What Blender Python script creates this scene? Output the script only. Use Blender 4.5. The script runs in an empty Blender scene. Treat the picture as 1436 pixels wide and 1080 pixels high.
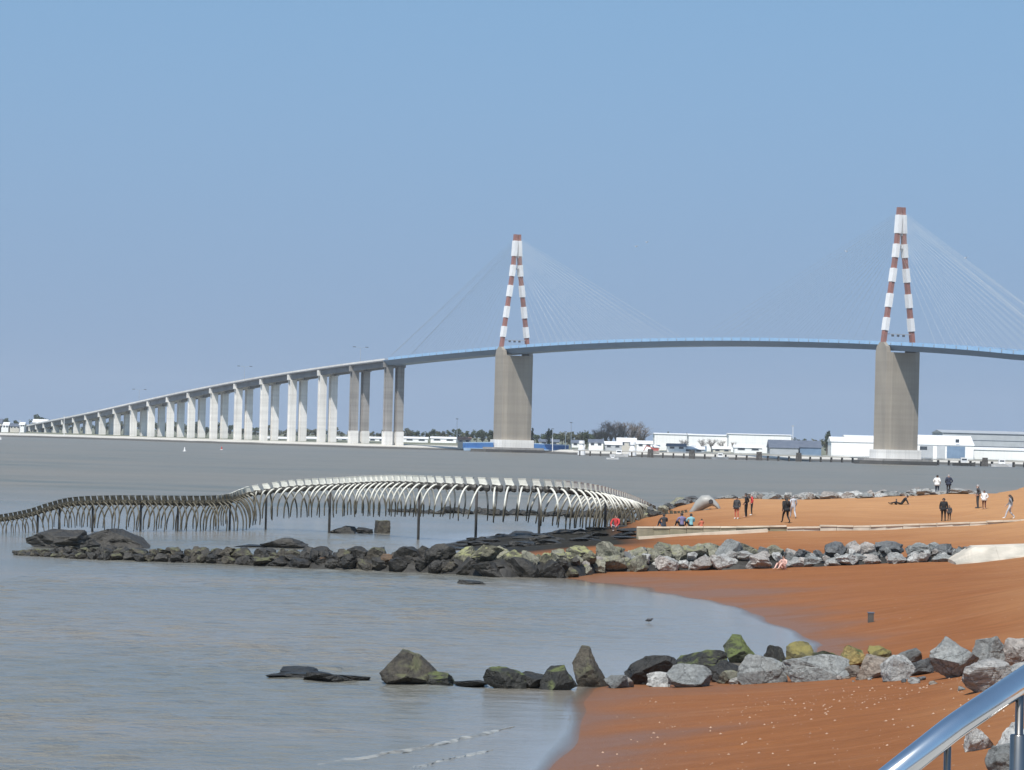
import bpy, bmesh, math, random
import numpy as np
from mathutils import Vector, Matrix, noise

R = math.radians
SC = bpy.context.scene
COL = SC.collection
random.seed(7)

# ------------------------------------------------------------------ camera
F, CX, CY, CAM_Z = 5400.0, 718.0, 540.0, 8.0          # focal length and centre in photo pixels, eye height above the water
ROLL, PITCH = math.atan(0.0255), math.atan(76.0 / 5400.0)
fw = np.array([0, math.cos(PITCH), math.sin(PITCH)])
r0 = np.array([1.0, 0, 0]); u0 = np.cross(r0, fw)
rt = math.cos(ROLL) * r0 + math.sin(ROLL) * u0
up = math.cos(ROLL) * u0 - math.sin(ROLL) * r0
cam_data = bpy.data.cameras.new('camera')
cam = bpy.data.objects.new('camera', cam_data); COL.objects.link(cam)
cam_data.sensor_width = 36.0; cam_data.lens = 36.0 * F / 1436.0
cam_data.clip_start = 0.5; cam_data.clip_end = 60000
m = Matrix.Identity(4)
for i in range(3):
    m[i][0], m[i][1], m[i][2] = rt[i], up[i], -fw[i]
m[2][3] = CAM_Z
cam.matrix_world = m
SC.camera = cam

def ray(px, py):
    return F * fw + (px - CX) * rt - (py - CY) * up
def at_d(px, py, D):
    d = ray(px, py); return np.array([0, 0, CAM_Z]) + d * (D / d[1])
def at_z(px, py, z):
    d = ray(px, py); return np.array([0, 0, CAM_Z]) + d * ((z - CAM_Z) / d[2])
def to_px(p):
    q = np.array(p) - np.array([0, 0, CAM_Z]); k = F / q.dot(fw)
    return CX + k * q.dot(rt), CY - k * q.dot(up)

# ------------------------------------------------------------------ sky, sun, exposure
SUN_T = np.array([0.215, 0.67, -1.0]); SUN_T = SUN_T / np.linalg.norm(SUN_T)   # direction the light travels
elev = math.asin(-SUN_T[2]); azim = math.atan2(-SUN_T[0], -SUN_T[1])
W = bpy.data.worlds.new('World'); SC.world = W; W.use_nodes = True
nt = W.node_tree; nt.nodes.clear()
def N(t, kind, **kw):
    n = t.nodes.new(kind)
    for k, v in kw.items(): setattr(n, k, v)
    return n
o = N(nt, 'ShaderNodeOutputWorld'); bg = N(nt, 'ShaderNodeBackground'); bg.inputs[1].default_value = 0.15
sky = N(nt, 'ShaderNodeTexSky', sky_type='NISHITA', sun_disc=False, sun_elevation=elev, sun_rotation=azim,
        altitude=0, air_density=1.0, dust_density=0.6, ozone_density=1.0)
tc = N(nt, 'ShaderNodeTexCoord'); sep = N(nt, 'ShaderNodeSeparateXYZ'); comb = N(nt, 'ShaderNodeCombineXYZ')
mx = N(nt, 'ShaderNodeMath', operation='MAXIMUM'); mx.inputs[1].default_value = 0.0
mad = N(nt, 'ShaderNodeMath', operation='MULTIPLY_ADD'); mad.inputs[1].default_value = 0.85; mad.inputs[2].default_value = 0.24
L = nt.links.new
L(tc.outputs['Generated'], sep.inputs[0]); L(sep.outputs[2], mx.inputs[0]); L(mx.outputs[0], mad.inputs[0])
L(sep.outputs[0], comb.inputs[0]); L(sep.outputs[1], comb.inputs[1]); L(mad.outputs[0], comb.inputs[2])
nrm = N(nt, 'ShaderNodeVectorMath', operation='NORMALIZE'); L(comb.outputs[0], nrm.inputs[0]); L(nrm.outputs[0], sky.inputs[0])
hzr = N(nt, 'ShaderNodeMapRange', interpolation_type='SMOOTHSTEP'); hzr.inputs[1].default_value = -0.01; hzr.inputs[2].default_value = 0.15; hzr.inputs[3].default_value = 0.92; hzr.inputs[4].default_value = 0.12
hzm = N(nt, 'ShaderNodeMix', data_type='RGBA'); hzm.inputs[7].default_value = (1.80, 2.46, 3.62, 1)   # pale blue grey haze low over the estuary
L(mx.outputs[0], hzr.inputs[0]); L(hzr.outputs[0], hzm.inputs[0]); tint = N(nt, 'ShaderNodeMix', data_type='RGBA', blend_type='MULTIPLY'); tint.inputs[0].default_value = 1.0; tint.inputs[7].default_value = (0.90, 1.07, 1.05, 1)
L(sky.outputs[0], tint.inputs[6]); L(tint.outputs[2], hzm.inputs[6])
L(hzm.outputs[2], bg.inputs[0]); L(bg.outputs[0], o.inputs[0])

sd = bpy.data.lights.new('sun', 'SUN'); sd.energy = 5.0; sd.angle = R(0.5); sd.color = (1.0, 0.955, 0.89)
sun = bpy.data.objects.new('sun', sd); COL.objects.link(sun)
sun.rotation_euler = Vector(SUN_T).to_track_quat('-Z', 'Y').to_euler(); sun.location = (0, 0, 300)
SC.view_settings.view_transform = 'Standard'; SC.view_settings.look = 'None'
SC.view_settings.exposure = 0.0; SC.view_settings.gamma = 1.0; SC.view_settings.use_curve_mapping = False

# ------------------------------------------------------------------ materials
def mat(name, c1, c2=None, scale=1.0, rough=0.7, metal=0.0, bump=0.0, bscale=None, detail=5.0, rnd=0.0, lohi=(0.35, 0.65), stretch=None):
    """two colours mixed by noise, per-object value variation, noise bump"""
    M = bpy.data.materials.new(name); M.use_nodes = True
    t = M.node_tree; b = t.nodes['Principled BSDF']; ln = t.links.new
    b.inputs['Roughness'].default_value = rough; b.inputs['Metallic'].default_value = metal
    c2 = c2 or tuple(x * 0.82 for x in c1)
    co = N(t, 'ShaderNodeTexCoord'); src = co.outputs['Object']
    if stretch:
        mp = N(t, 'ShaderNodeMapping'); mp.inputs['Scale'].default_value = stretch; ln(src, mp.inputs[0]); src = mp.outputs[0]
    n = N(t, 'ShaderNodeTexNoise'); n.inputs['Scale'].default_value = scale; n.inputs['Detail'].default_value = detail
    ln(src, n.inputs['Vector'])
    r = N(t, 'ShaderNodeMapRange'); r.inputs[1].default_value, r.inputs[2].default_value = lohi
    ln(n.outputs['Fac'], r.inputs[0])
    mix = N(t, 'ShaderNodeMix', data_type='RGBA')
    mix.inputs[6].default_value = (*c1, 1); mix.inputs[7].default_value = (*c2, 1); ln(r.outputs[0], mix.inputs[0])
    out = mix.outputs[2]
    if rnd:
        oi = N(t, 'ShaderNodeObjectInfo'); mr = N(t, 'ShaderNodeMapRange')
        mr.inputs[3].default_value = 1 - rnd; mr.inputs[4].default_value = 1 + rnd; ln(oi.outputs['Random'], mr.inputs[0])
        hs = N(t, 'ShaderNodeHueSaturation'); ln(mr.outputs[0], hs.inputs['Value']); ln(out, hs.inputs['Color']); out = hs.outputs[0]
    ln(out, b.inputs['Base Color'])
    if bump:
        n2 = N(t, 'ShaderNodeTexNoise'); n2.inputs['Scale'].default_value = bscale or scale * 4; n2.inputs['Detail'].default_value = 6
        ln(src, n2.inputs['Vector'])
        bp = N(t, 'ShaderNodeBump'); bp.inputs['Strength'].default_value = 1.0; bp.inputs['Distance'].default_value = bump
        ln(n2.outputs['Fac'], bp.inputs['Height']); ln(bp.outputs[0], b.inputs['Normal'])
    M['out'] = ''
    return M

def weathered(M, amount=.16):
    """pour joints and rain streaks over the colour a material already has"""
    t = M.node_tree; ln = t.links.new; b = t.nodes['Principled BSDF']; src = b.inputs['Base Color'].links[0].from_socket
    ge = N(t, 'ShaderNodeNewGeometry'); out = src
    for st, lo, hi in (((.004, .004, .45), .42, .62), ((.9, .9, .018), .45, .68)):
        mp = N(t, 'ShaderNodeMapping'); mp.inputs['Scale'].default_value = st; ln(ge.outputs['Position'], mp.inputs[0])
        n = N(t, 'ShaderNodeTexNoise'); n.inputs['Scale'].default_value = 1.0; n.inputs['Detail'].default_value = 6; ln(mp.outputs[0], n.inputs['Vector'])
        r = N(t, 'ShaderNodeMapRange'); r.inputs[1].default_value = lo; r.inputs[2].default_value = hi; r.inputs[3].default_value = 1.0 + amount * .3; r.inputs[4].default_value = 1.0 - amount; ln(n.outputs['Fac'], r.inputs[0])
        hs = N(t, 'ShaderNodeHueSaturation'); ln(r.outputs[0], hs.inputs['Value']); ln(out, hs.inputs['Color']); out = hs.outputs[0]
    ln(out, b.inputs['Base Color'])

def rock_mat(name, c1, c2, moss=None, moss_lo=0.45, rough=0.75, crack=0.05, layer=None):
    """weathered stone: noise colour, veins, algae growing on it in patches"""
    M = bpy.data.materials.new(name); M.use_nodes = True
    t = M.node_tree; b = t.nodes['Principled BSDF']; ln = t.links.new
    b.inputs['Roughness'].default_value = rough
    co = N(t, 'ShaderNodeTexCoord'); oi = N(t, 'ShaderNodeObjectInfo')
    vec = N(t, 'ShaderNodeVectorMath', operation='ADD')
    cr = N(t, 'ShaderNodeMath', operation='MULTIPLY'); cr.inputs[1].default_value = 40; ln(oi.outputs['Random'], cr.inputs[0])
    ge = N(t, 'ShaderNodeNewGeometry')
    ln(ge.outputs['Position'], vec.inputs[0]); ln(cr.outputs[0], vec.inputs[1])
    n = N(t, 'ShaderNodeTexNoise'); n.inputs['Scale'].default_value = 1.6; n.inputs['Detail'].default_value = 9; n.inputs['Roughness'].default_value = 0.65
    src = vec.outputs[0]
    if layer:
        mp = N(t, 'ShaderNodeMapping'); mp.inputs['Scale'].default_value = layer; mp.inputs['Rotation'].default_value = (0.25, 0.15, 0.4); ln(src, mp.inputs[0]); src = mp.outputs[0]
    ln(src, n.inputs['Vector'])
    r = N(t, 'ShaderNodeMapRange'); r.inputs[1].default_value = 0.33; r.inputs[2].default_value = 0.68; ln(n.outputs['Fac'], r.inputs[0])
    mix = N(t, 'ShaderNodeMix', data_type='RGBA'); mix.inputs[6].default_value = (*c1, 1); mix.inputs[7].default_value = (*c2, 1); ln(r.outputs[0], mix.inputs[0])
    col = mix.outputs[2]
    mr = N(t, 'ShaderNodeMapRange'); mr.inputs[3].default_value = 0.72; mr.inputs[4].default_value = 1.25; ln(oi.outputs['Random'], mr.inputs[0])
    hs = N(t, 'ShaderNodeHueSaturation'); ln(mr.outputs[0], hs.inputs['Value']); ln(col, hs.inputs['Color']); col = hs.outputs[0]
    nf = N(t, 'ShaderNodeTexNoise'); nf.inputs['Scale'].default_value = 9.0; nf.inputs['Detail'].default_value = 8; nf.inputs['Roughness'].default_value = 0.72; ln(src, nf.inputs['Vector'])
    rf = N(t, 'ShaderNodeMapRange'); rf.inputs[1].default_value = .34; rf.inputs[2].default_value = .66; rf.inputs[3].default_value = .62; rf.inputs[4].default_value = 1.28; ln(nf.outputs['Fac'], rf.inputs[0])
    wv = N(t, 'ShaderNodeVectorMath', operation='MULTIPLY_ADD'); ln(nf.outputs['Color'], wv.inputs[0]); wv.inputs[1].default_value = (.35, .35, .35); ln(src, wv.inputs[2])
    vc = N(t, 'ShaderNodeTexVoronoi', feature='DISTANCE_TO_EDGE'); vc.inputs['Scale'].default_value = 1.25; ln(wv.outputs[0], vc.inputs['Vector'])
    rc = N(t, 'ShaderNodeMapRange'); rc.inputs[1].default_value = .0; rc.inputs[2].default_value = .035; rc.inputs[3].default_value = .42; rc.inputs[4].default_value = 1.0; ln(vc.outputs['Distance'], rc.inputs[0])
    mf = N(t, 'ShaderNodeMath', operation='MULTIPLY'); ln(rf.outputs[0], mf.inputs[0]); ln(rc.outputs[0], mf.inputs[1])
    h2 = N(t, 'ShaderNodeHueSaturation'); ln(mf.outputs[0], h2.inputs['Value']); ln(col, h2.inputs['Color']); col = h2.outputs[0]
    if moss:
        n3 = N(t, 'ShaderNodeTexNoise'); n3.inputs['Scale'].default_value = 2.2; n3.inputs['Detail'].default_value = 6; ln(vec.outputs[0], n3.inputs['Vector'])
        sp = N(t, 'ShaderNodeSeparateXYZ'); ln(ge.outputs['Normal'], sp.inputs[0])
        ad = N(t, 'ShaderNodeMath', operation='MULTIPLY_ADD'); ad.inputs[1].default_value = 0.28; ln(sp.outputs[2], ad.inputs[0]); ln(n3.outputs['Fac'], ad.inputs[2])
        r3 = N(t, 'ShaderNodeMapRange'); r3.inputs[1].default_value = moss_lo; r3.inputs[2].default_value = moss_lo + 0.16; ln(ad.outputs[0], r3.inputs[0])
        mm = N(t, 'ShaderNodeMix', data_type='RGBA'); ln(r3.outputs[0], mm.inputs[0]); ln(col, mm.inputs[6]); mm.inputs[7].default_value = (*moss, 1); col = mm.outputs[2]
    ln(col, b.inputs['Base Color'])
    n2 = N(t, 'ShaderNodeTexNoise'); n2.inputs['Scale'].default_value = 5; n2.inputs['Detail'].default_value = 8; n2.inputs['Roughness'].default_value = 0.7; ln(src, n2.inputs['Vector'])
    bp = N(t, 'ShaderNodeBump'); bp.inputs['Distance'].default_value = crack * 2.2; ln(n2.outputs['Fac'], bp.inputs['Height']); ln(bp.outputs[0], b.inputs['Normal'])
    return M

MT = {}
def P(name, *a, **k): MT[name] = mat(name, *a, **k)
P('concrete_tan', (0.34, 0.30, 0.245), (0.27, 0.24, 0.20), scale=0.12, rough=0.85, stretch=(1, 1, 0.25), bump=0.02, bscale=2)
P('concrete_grey', (0.34, 0.32, 0.30), (0.25, 0.24, 0.225), scale=0.15, rough=0.85, stretch=(1, 1, 0.2))
P('concrete_white', (0.80, 0.78, 0.74), (0.70, 0.68, 0.64), scale=0.12, rough=0.8, stretch=(1, 1, 0.3))
P('deck_concrete', (0.22, 0.225, 0.235), (0.17, 0.175, 0.185), scale=0.1, rough=0.85)
P('deck_blue', (0.135, 0.21, 0.31), (0.115, 0.18, 0.27), scale=0.05, rough=0.5)
P('parapet_blue', (0.34, 0.54, 0.76), (0.29, 0.48, 0.70), scale=0.2, rough=0.5)
P('steel_grey', (0.42, 0.44, 0.46), (0.34, 0.36, 0.38), scale=0.3, rough=0.5)
P('asphalt', (0.05, 0.05, 0.052), (0.04, 0.04, 0.04), scale=1, rough=0.9)
P('paint_white', (0.82, 0.82, 0.82), (0.76, 0.75, 0.74), scale=0.4, rough=0.55)
P('paint_red', (0.33, 0.14, 0.11), (0.25, 0.13, 0.11), scale=0.3, rough=0.6)
P('cable_grey', (0.55, 0.54, 0.50), (0.5, 0.5, 0.46), scale=0.3, rough=0.6)
P('lamp_dark', (0.10, 0.11, 0.13), scale=1, rough=0.5)
P('fender_blue', (0.05, 0.17, 0.42), (0.04, 0.13, 0.34), scale=0.2, rough=0.6)
P('fender_paleblue', (0.36, 0.50, 0.66), (0.30, 0.42, 0.56), scale=0.1, rough=0.6)
P('fender_dark', (0.10, 0.095, 0.085), (0.055, 0.052, 0.05), scale=0.2, rough=0.85, stretch=(0.3, 0.3, 2))
P('shed_white', (0.90, 0.90, 0.88), (0.86, 0.86, 0.85), scale=0.2, rough=0.6, rnd=0.06)
P('shed_grey', (0.42, 0.44, 0.46), (0.36, 0.38, 0.40), scale=0.2, rough=0.6, rnd=0.1)
P('roof_slate', (0.12, 0.14, 0.18), (0.09, 0.11, 0.15), scale=0.3, rough=0.7)
P('roof_white', (0.78, 0.78, 0.77), (0.7, 0.7, 0.7), scale=0.3, rough=0.6)
P('roof_tile', (0.30, 0.16, 0.11), (0.24, 0.13, 0.09), scale=0.5, rough=0.8)
P('wall_cream', (0.60, 0.57, 0.50), (0.52, 0.49, 0.43), scale=0.3, rough=0.8, rnd=0.12)
P('window_dark', (0.05, 0.06, 0.075), scale=0.4, rough=0.2)
P('door_blue', (0.17, 0.25, 0.36), (0.14, 0.21, 0.31), scale=0.3, rough=0.5)
P('red_machine', (0.45, 0.10, 0.08), (0.36, 0.09, 0.07), scale=0.4, rough=0.6)
P('timber_dark', (0.10, 0.09, 0.08), (0.06, 0.055, 0.05), scale=0.8, rough=0.9)
P('jetty_deck', (0.42, 0.40, 0.37), (0.34, 0.33, 0.30), scale=0.2, rough=0.85)
P('bark', (0.15, 0.12, 0.10), (0.10, 0.085, 0.07), scale=2, rough=0.9)
P('twig', (0.22, 0.19, 0.17), (0.17, 0.15, 0.14), scale=1, rough=0.9, rnd=0.1)
P('leaf_dark', (0.055, 0.075, 0.035), (0.035, 0.052, 0.028), scale=0.5, rough=0.8, rnd=0.15)
P('leaf_olive', (0.11, 0.115, 0.065), (0.07, 0.075, 0.045), scale=0.5, rough=0.8, rnd=0.15)
P('wall_stone', (0.36, 0.31, 0.23), (0.25, 0.23, 0.15), scale=0.9, rough=0.9, bump=0.02, bscale=6, stretch=(0.35, 1, 2.0))
P('wall_cap', (0.62, 0.54, 0.43), (0.48, 0.41, 0.32), scale=0.9, rough=0.9, bump=0.01, bscale=8)
P('ramp_pale', (0.60, 0.54, 0.45), (0.46, 0.42, 0.35), scale=0.8, rough=0.9, bump=0.01, bscale=8)
P('steel_polished', (0.86, 0.87, 0.88), (0.74, 0.75, 0.76), scale=9, rough=0.13, metal=1.0)
P('steel_brushed', (0.30, 0.29, 0.28), (0.24, 0.235, 0.23), scale=8, rough=0.28, metal=1.0)
P('skin', (0.48, 0.29, 0.21), (0.43, 0.25, 0.18), scale=8, rough=0.6)
P('hair_dark', (0.022, 0.018, 0.015), (0.03, 0.024, 0.02), scale=30, rough=0.6)
P('hair_grey', (0.34, 0.33, 0.32), (0.26, 0.25, 0.25), scale=30, rough=0.6)
for nm, c in dict(black=(0.014, 0.014, 0.016), white=(0.78, 0.78, 0.76), navy=(0.03, 0.04, 0.07), grey=(0.22, 0.23, 0.25),
                  charcoal=(0.05, 0.05, 0.055), red=(0.55, 0.05, 0.05), coral=(0.62, 0.17, 0.10), maroon=(0.12, 0.03, 0.03), jeans=(0.50, 0.52, 0.56),
                  turquoise=(0.25, 0.55, 0.62), pink=(0.72, 0.45, 0.38), shoe=(0.6, 0.56, 0.52), darkjean=(0.04, 0.05, 0.08), lilac=(0.22, 0.20, 0.36)).items():
    P('cloth_' + nm, c, tuple(x * 0.75 for x in c), scale=9, rough=0.85, bump=0.006, bscale=14)
P('gull', (0.75, 0.75, 0.75), (0.5, 0.5, 0.52), scale=4, rough=0.8)
P('buoy_white', (0.75, 0.75, 0.73), scale=2, rough=0.5)
P('buoy_red', (0.5, 0.07, 0.05), scale=2, rough=0.5)
P('weed', (0.032, 0.03, 0.026), (0.016, 0.015, 0.013), scale=1.5, rough=0.6, bump=0.08, bscale=3)  # dark groyne core, near-black colour stands in for shade between the stones

for k_, a_ in (('concrete_tan', .06), ('concrete_grey', .15), ('concrete_white', .10), ('deck_concrete', .12), ('shed_white', .05), ('wall_stone', .25), ('ramp_pale', .15)): weathered(MT[k_], a_)
RM = {}
RM['grey'] = rock_mat('stone_grey', (0.27, 0.28, 0.27), (0.16, 0.17, 0.17), rough=0.8, crack=0.06)
RM['slate'] = rock_mat('stone_slate', (0.15, 0.155, 0.155), (0.075, 0.08, 0.085), rough=0.65, crack=0.05)
RM['pale'] = rock_mat('stone_pale', (0.42, 0.42, 0.40), (0.26, 0.265, 0.26), rough=0.85, crack=0.05)
RM['stripe'] = rock_mat('stone_banded', (0.50, 0.49, 0.46), (0.20, 0.20, 0.20), rough=0.85, crack=0.07, layer=(0.6, 1, 5))
RM['brown'] = rock_mat('stone_brown', (0.27, 0.23, 0.19), (0.15, 0.13, 0.11), rough=0.8)
RM['pinkish'] = rock_mat('stone_pinkish', (0.38, 0.35, 0.32), (0.25, 0.235, 0.22), rough=0.85)
RM['black'] = rock_mat('stone_black_wet', (0.035, 0.034, 0.03), (0.016, 0.016, 0.015), rough=0.45, crack=0.05)
RM['blackmoss'] = rock_mat('stone_black_algae', (0.04, 0.04, 0.032), (0.02, 0.02, 0.018), moss=(0.10, 0.12, 0.035), moss_lo=0.68, rough=0.55)
RM['green'] = rock_mat('stone_green_algae', (0.05, 0.055, 0.03), (0.03, 0.033, 0.02), moss=(0.10, 0.125, 0.035), moss_lo=0.52, rough=0.7)
RM['olive'] = rock_mat('stone_olive_algae', (0.15, 0.13, 0.055), (0.08, 0.075, 0.035), moss=(0.22, 0.19, 0.06), moss_lo=0.6, rough=0.75)
RM['ochre'] = rock_mat('stone_ochre', (0.36, 0.27, 0.10), (0.20, 0.16, 0.06), moss=(0.07, 0.085, 0.025), moss_lo=0.66, rough=0.8)
RM['mud'] = rock_mat('stone_muddy', (0.08, 0.068, 0.048), (0.035, 0.031, 0.025), moss=(0.10, 0.10, 0.05), moss_lo=0.66, rough=0.6)
RM['muddark'] = rock_mat('stone_dark_mud', (0.05, 0.045, 0.036), (0.025, 0.023, 0.02), rough=0.5)
RM['rust'] = rock_mat('stone_rusty', (0.22, 0.13, 0.07), (0.10, 0.07, 0.045), rough=0.7)
RM['weedtop'] = rock_mat('stone_pale_weed', (0.20, 0.19, 0.13), (0.07, 0.068, 0.05), moss=(0.27, 0.275, 0.13), moss_lo=0.62, rough=0.8)
RM['olivegrey'] = rock_mat('stone_olive_grey', (0.28, 0.27, 0.21), (0.14, 0.14, 0.105), moss=(0.20, 0.20, 0.10), moss_lo=0.70, rough=0.8)

# ------------------------------------------------------------------ mesh helpers
ORI = {}
def tag(ob, label=None, cat=None, group=None, kind=None):
    if label: ob['label'] = label
    if cat: ob['category'] = cat
    if group: ob['group'] = group
    if kind: ob['kind'] = kind
    return ob
def thing(name, loc, label, cat, group=None):
    ob = bpy.data.objects.new(name, None); COL.objects.link(ob)
    ob.empty_display_size = 0.5; ob.location = tuple(loc); ORI[ob.name] = np.array(loc, float)
    return tag(ob, label, cat, group)

class MB:
    def __init__(s): s.v = []; s.f = []; s.mi = []; s.cur = 0
    def add(s, vs, fs):
        o = len(s.v); s.v += [tuple(map(float, p)) for p in vs]
        for f in fs: s.f.append(tuple(o + i for i in f)); s.mi.append(s.cur)
        return s
    def box(s, c, size, ax=None):
        c = np.array(c, float); h = np.array(size) / 2.0; A = np.eye(3) if ax is None else np.array(ax)
        vs = [c + A[0] * h[0] * i + A[1] * h[1] * j + A[2] * h[2] * k for k in (-1, 1) for j in (-1, 1) for i in (-1, 1)]
        return s.add(vs, [(0, 2, 3, 1), (4, 5, 7, 6), (0, 1, 5, 4), (2, 6, 7, 3), (0, 4, 6, 2), (1, 3, 7, 5)])
    def bar(s, a, b, w, d, upv=(0, 0, 1), e=None, w2=None, d2=None):
        a = np.array(a, float); b = np.array(b, float); t = b - a; t /= np.linalg.norm(t)
        x = np.cross(t, np.array(upv, float)); x /= np.linalg.norm(x); y = np.cross(x, t)
        w2 = w if w2 is None else w2; d2 = d if d2 is None else d2
        vs = [p + x * ww * i / 2 + y * dd * j / 2 for p, ww, dd in ((a, w, d), (b, w2, d2)) for j in (-1, 1) for i in (-1, 1)]
        return s.add(vs, [(0, 2, 3, 1), (4, 5, 7, 6), (0, 1, 5, 4), (2, 6, 7, 3), (0, 4, 6, 2), (1, 3, 7, 5)])
    def tube(s, pts, rad, n=6, caps=True):
        pts = [np.array(p, float) for p in pts]
        if not hasattr(rad, '__len__'): rad = [rad] * len(pts)
        vs = []; fs = []; prev = None
        for i, p in enumerate(pts):
            t = pts[min(i + 1, len(pts) - 1)] - pts[max(i - 1, 0)]; t = t / (np.linalg.norm(t) + 1e-9)
            if prev is None:
                a = np.array([0, 0, 1.0]) if abs(t[2]) < 0.9 else np.array([1.0, 0, 0]); x = np.cross(t, a)
            else: x = prev - t * prev.dot(t)
            x /= np.linalg.norm(x) + 1e-9; prev = x; y = np.cross(t, x)
            vs += [p + rad[i] * (x * math.cos(2 * math.pi * k / n) + y * math.sin(2 * math.pi * k / n)) for k in range(n)]
        for i in range(len(pts) - 1):
            for k in range(n):
                fs.append((i * n + k, i * n + (k + 1) % n, (i + 1) * n + (k + 1) % n, (i + 1) * n + k))
        if caps: fs += [tuple(range(n))[::-1], tuple((len(pts) - 1) * n + k for k in range(n))]
        return s.add(vs, fs)
    def extrude(s, poly, z0, z1):                    # plan outline -> prism
        n = len(poly); vs = [(p[0], p[1], z0) for p in poly] + [(p[0], p[1], z1) for p in poly]
        return s.add(vs, [tuple(range(n))[::-1], tuple(range(n, 2 * n))] + [(i, (i + 1) % n, n + (i + 1) % n, n + i) for i in range(n)])
    def sweep(s, frames, prof):                      # frames: (point, lateral); prof: closed (lateral, up) outline
        n = len(prof); vs = []; fs = []
        for p, l in frames:
            vs += [p + l * a + np.array([0, 0, b]) for a, b in prof]
        for i in range(len(frames) - 1):
            for k in range(n): fs.append((i * n + k, (i + 1) * n + k, (i + 1) * n + (k + 1) % n, i * n + (k + 1) % n))
        fs += [tuple(range(n)), tuple((len(frames) - 1) * n + k for k in range(n))[::-1]]
        return s.add(vs, fs)
    def build(s, name, m, parent=None, origin=None, smooth=False, fix=True):
        if origin is None: origin = ORI[parent.name] if parent is not None else np.zeros(3)
        origin = np.array(origin, float)
        me = bpy.data.meshes.new(name)
        me.from_pydata([tuple(np.array(p) - origin) for p in s.v], [], s.f)
        for mm in (m if isinstance(m, (list, tuple)) else [m]): me.materials.append(mm)
        if any(s.mi): me.polygons.foreach_set('material_index', s.mi)
        if fix:
            b = bmesh.new(); b.from_mesh(me); bmesh.ops.recalc_face_normals(b, faces=b.faces); b.to_mesh(me); b.free()
        if smooth: me.polygons.foreach_set('use_smooth', [True] * len(me.polygons))
        ob = bpy.data.objects.new(name, me); COL.objects.link(ob)
        ORI[ob.name] = origin
        if parent is not None:
            ob.parent = parent; ob.location = tuple(origin - ORI[parent.name])
        else: ob.location = tuple(origin)
        return ob
def copy_tree(o, parent=None):
    c = o.copy(); COL.objects.link(c); ORI[c.name] = ORI[o.name]
    if parent: c.parent = parent
    for ch in o.children: copy_tree(ch, c)
    return c
def put(o, loc):
    o.location = tuple(loc); ORI[o.name] = np.array(loc, float)

# ------------------------------------------------------------------ terrain
CP = []
def cz(px, py, z): p = at_z(px, py, z); CP.append((p[0], p[1], z))
def cd(px, py, D): p = at_d(px, py, D); CP.append((p[0], p[1], p[2]))
def cw(px, D, z): p = at_d(px, 600, D); CP.append((p[0], D, z))
for px, py in [(790, 1080), (826, 990), (838, 966), (1000, 946), (1140, 922), (1162, 905), (1110, 878), (1000, 842), (900, 825), (820, 813)]: cz(px, py, 0.0)
for px, py, z in [(740, 1040, -.14), (790, 985, -.08), (830, 935, -.25), (960, 900, -.3), (1080, 890, -.15), (950, 850, -.16), (840, 840, -.22),
                  (600, 1060, -.5), (640, 960, -.5), (400, 1000, -1.2), (100, 920, -1.6), (500, 830, -1.2), (100, 850, -1.8), (700, 850, -.7), (300, 800, -1.2), (700, 900, -.6)]: cz(px, py, z)
for px, py, z in [(1220, 870, .5), (1100, 830, .3), (1300, 900, 1.0), (1436, 930, 1.6), (1300, 960, 1.0), (1100, 967, .38), (950, 972, .2), (900, 1080, .3),
                  (1100, 1080, .8), (1300, 1050, 1.3), (1436, 1080, 1.9), (1436, 875, 1.35), (1250, 830, .9), (830, 803, .2), (1000, 797, .5),
                  (1200, 795, 1.0), (1340, 790, 1.35), (1436, 800, 1.55)]: cz(px, py, z)
for px, py, D in [(850, 768, 254), (1000, 765, 255), (1200, 765, 252), (1340, 762, 245), (1436, 762, 240), (895, 757, 268), (1060, 748, 268), (1205, 746, 268), (1436, 737, 265),
                  (970, 736, 285), (1056, 729, 285), (1056, 722, 300), (1050, 702, 348), (1150, 725, 290), (1330, 728, 300), (1330, 692, 328), (1250, 696, 335), (1250, 712, 310),
                  (1436, 727, 272), (1436, 710, 292), (1436, 681, 392), (1400, 690, 365), (930, 737, 290), (960, 706, 340), (1000, 700, 350), (920, 722, 312)]: cd(px, py, D)
for px, D, z in [(620, 285, -.05), (660, 285, .25), (700, 290, .5), (760, 295, .75), (830, 295, .8), (885, 290, .9), (640, 272, -.1), (720, 268, .3), (790, 256, .7), (600, 300, -.4), (700, 325, -.1), (780, 328, -.1), (860, 325, .3),
                 (560, 240, -.8), (620, 330, -.8), (800, 350, -.6), (880, 345, .2), (500, 280, -.8), (200, 270, -1.2), (0, 310, -1.2), (300, 330, -1.2), (500, 330, -1),
                 (0, 400, -3), (400, 400, -3), (800, 400, -3), (960, 385, -2), (1100, 395, -2.4), (1300, 385, -1.5), (1250, 372, -0.8), (1400, 420, 0.5), (1436, 450, 1.5), (1500, 400, 5), (1600, 330, 5.0), (1600, 250, 4.5),
                 (1700, 150, 4), (1800, 100, 4), (0, 500, -4), (700, 500, -4), (1200, 500, -4), (1450, 500, -2), (1700, 500, 0), (-500, 300, -3), (-500, 450, -4), (-800, 150, -3), (-1000, 90, -3)]: cw(px, D, z)
for x, y, z in [(0, 40, 1.0), (-15, 55, -.5), (20, 40, 3.0), (-40, 30, -1), (40, 40, 4.5), (10, 15, 3), (-20, 0, 1), (40, 0, 5), (80, 200, 6), (90, 60, 6), (-100, 60, -3), (90, 350, 6)]: CP.append((x, y, z))
CPa = np.array(CP)
SCL = np.array([1.0, 0.42])                           # shores run away from the eye, so distances along Y count less
def _phi(r): return np.where(r > 1e-9, r, 0)
_P2 = CPa[:, :2] * SCL
_n = len(CPa)
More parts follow.
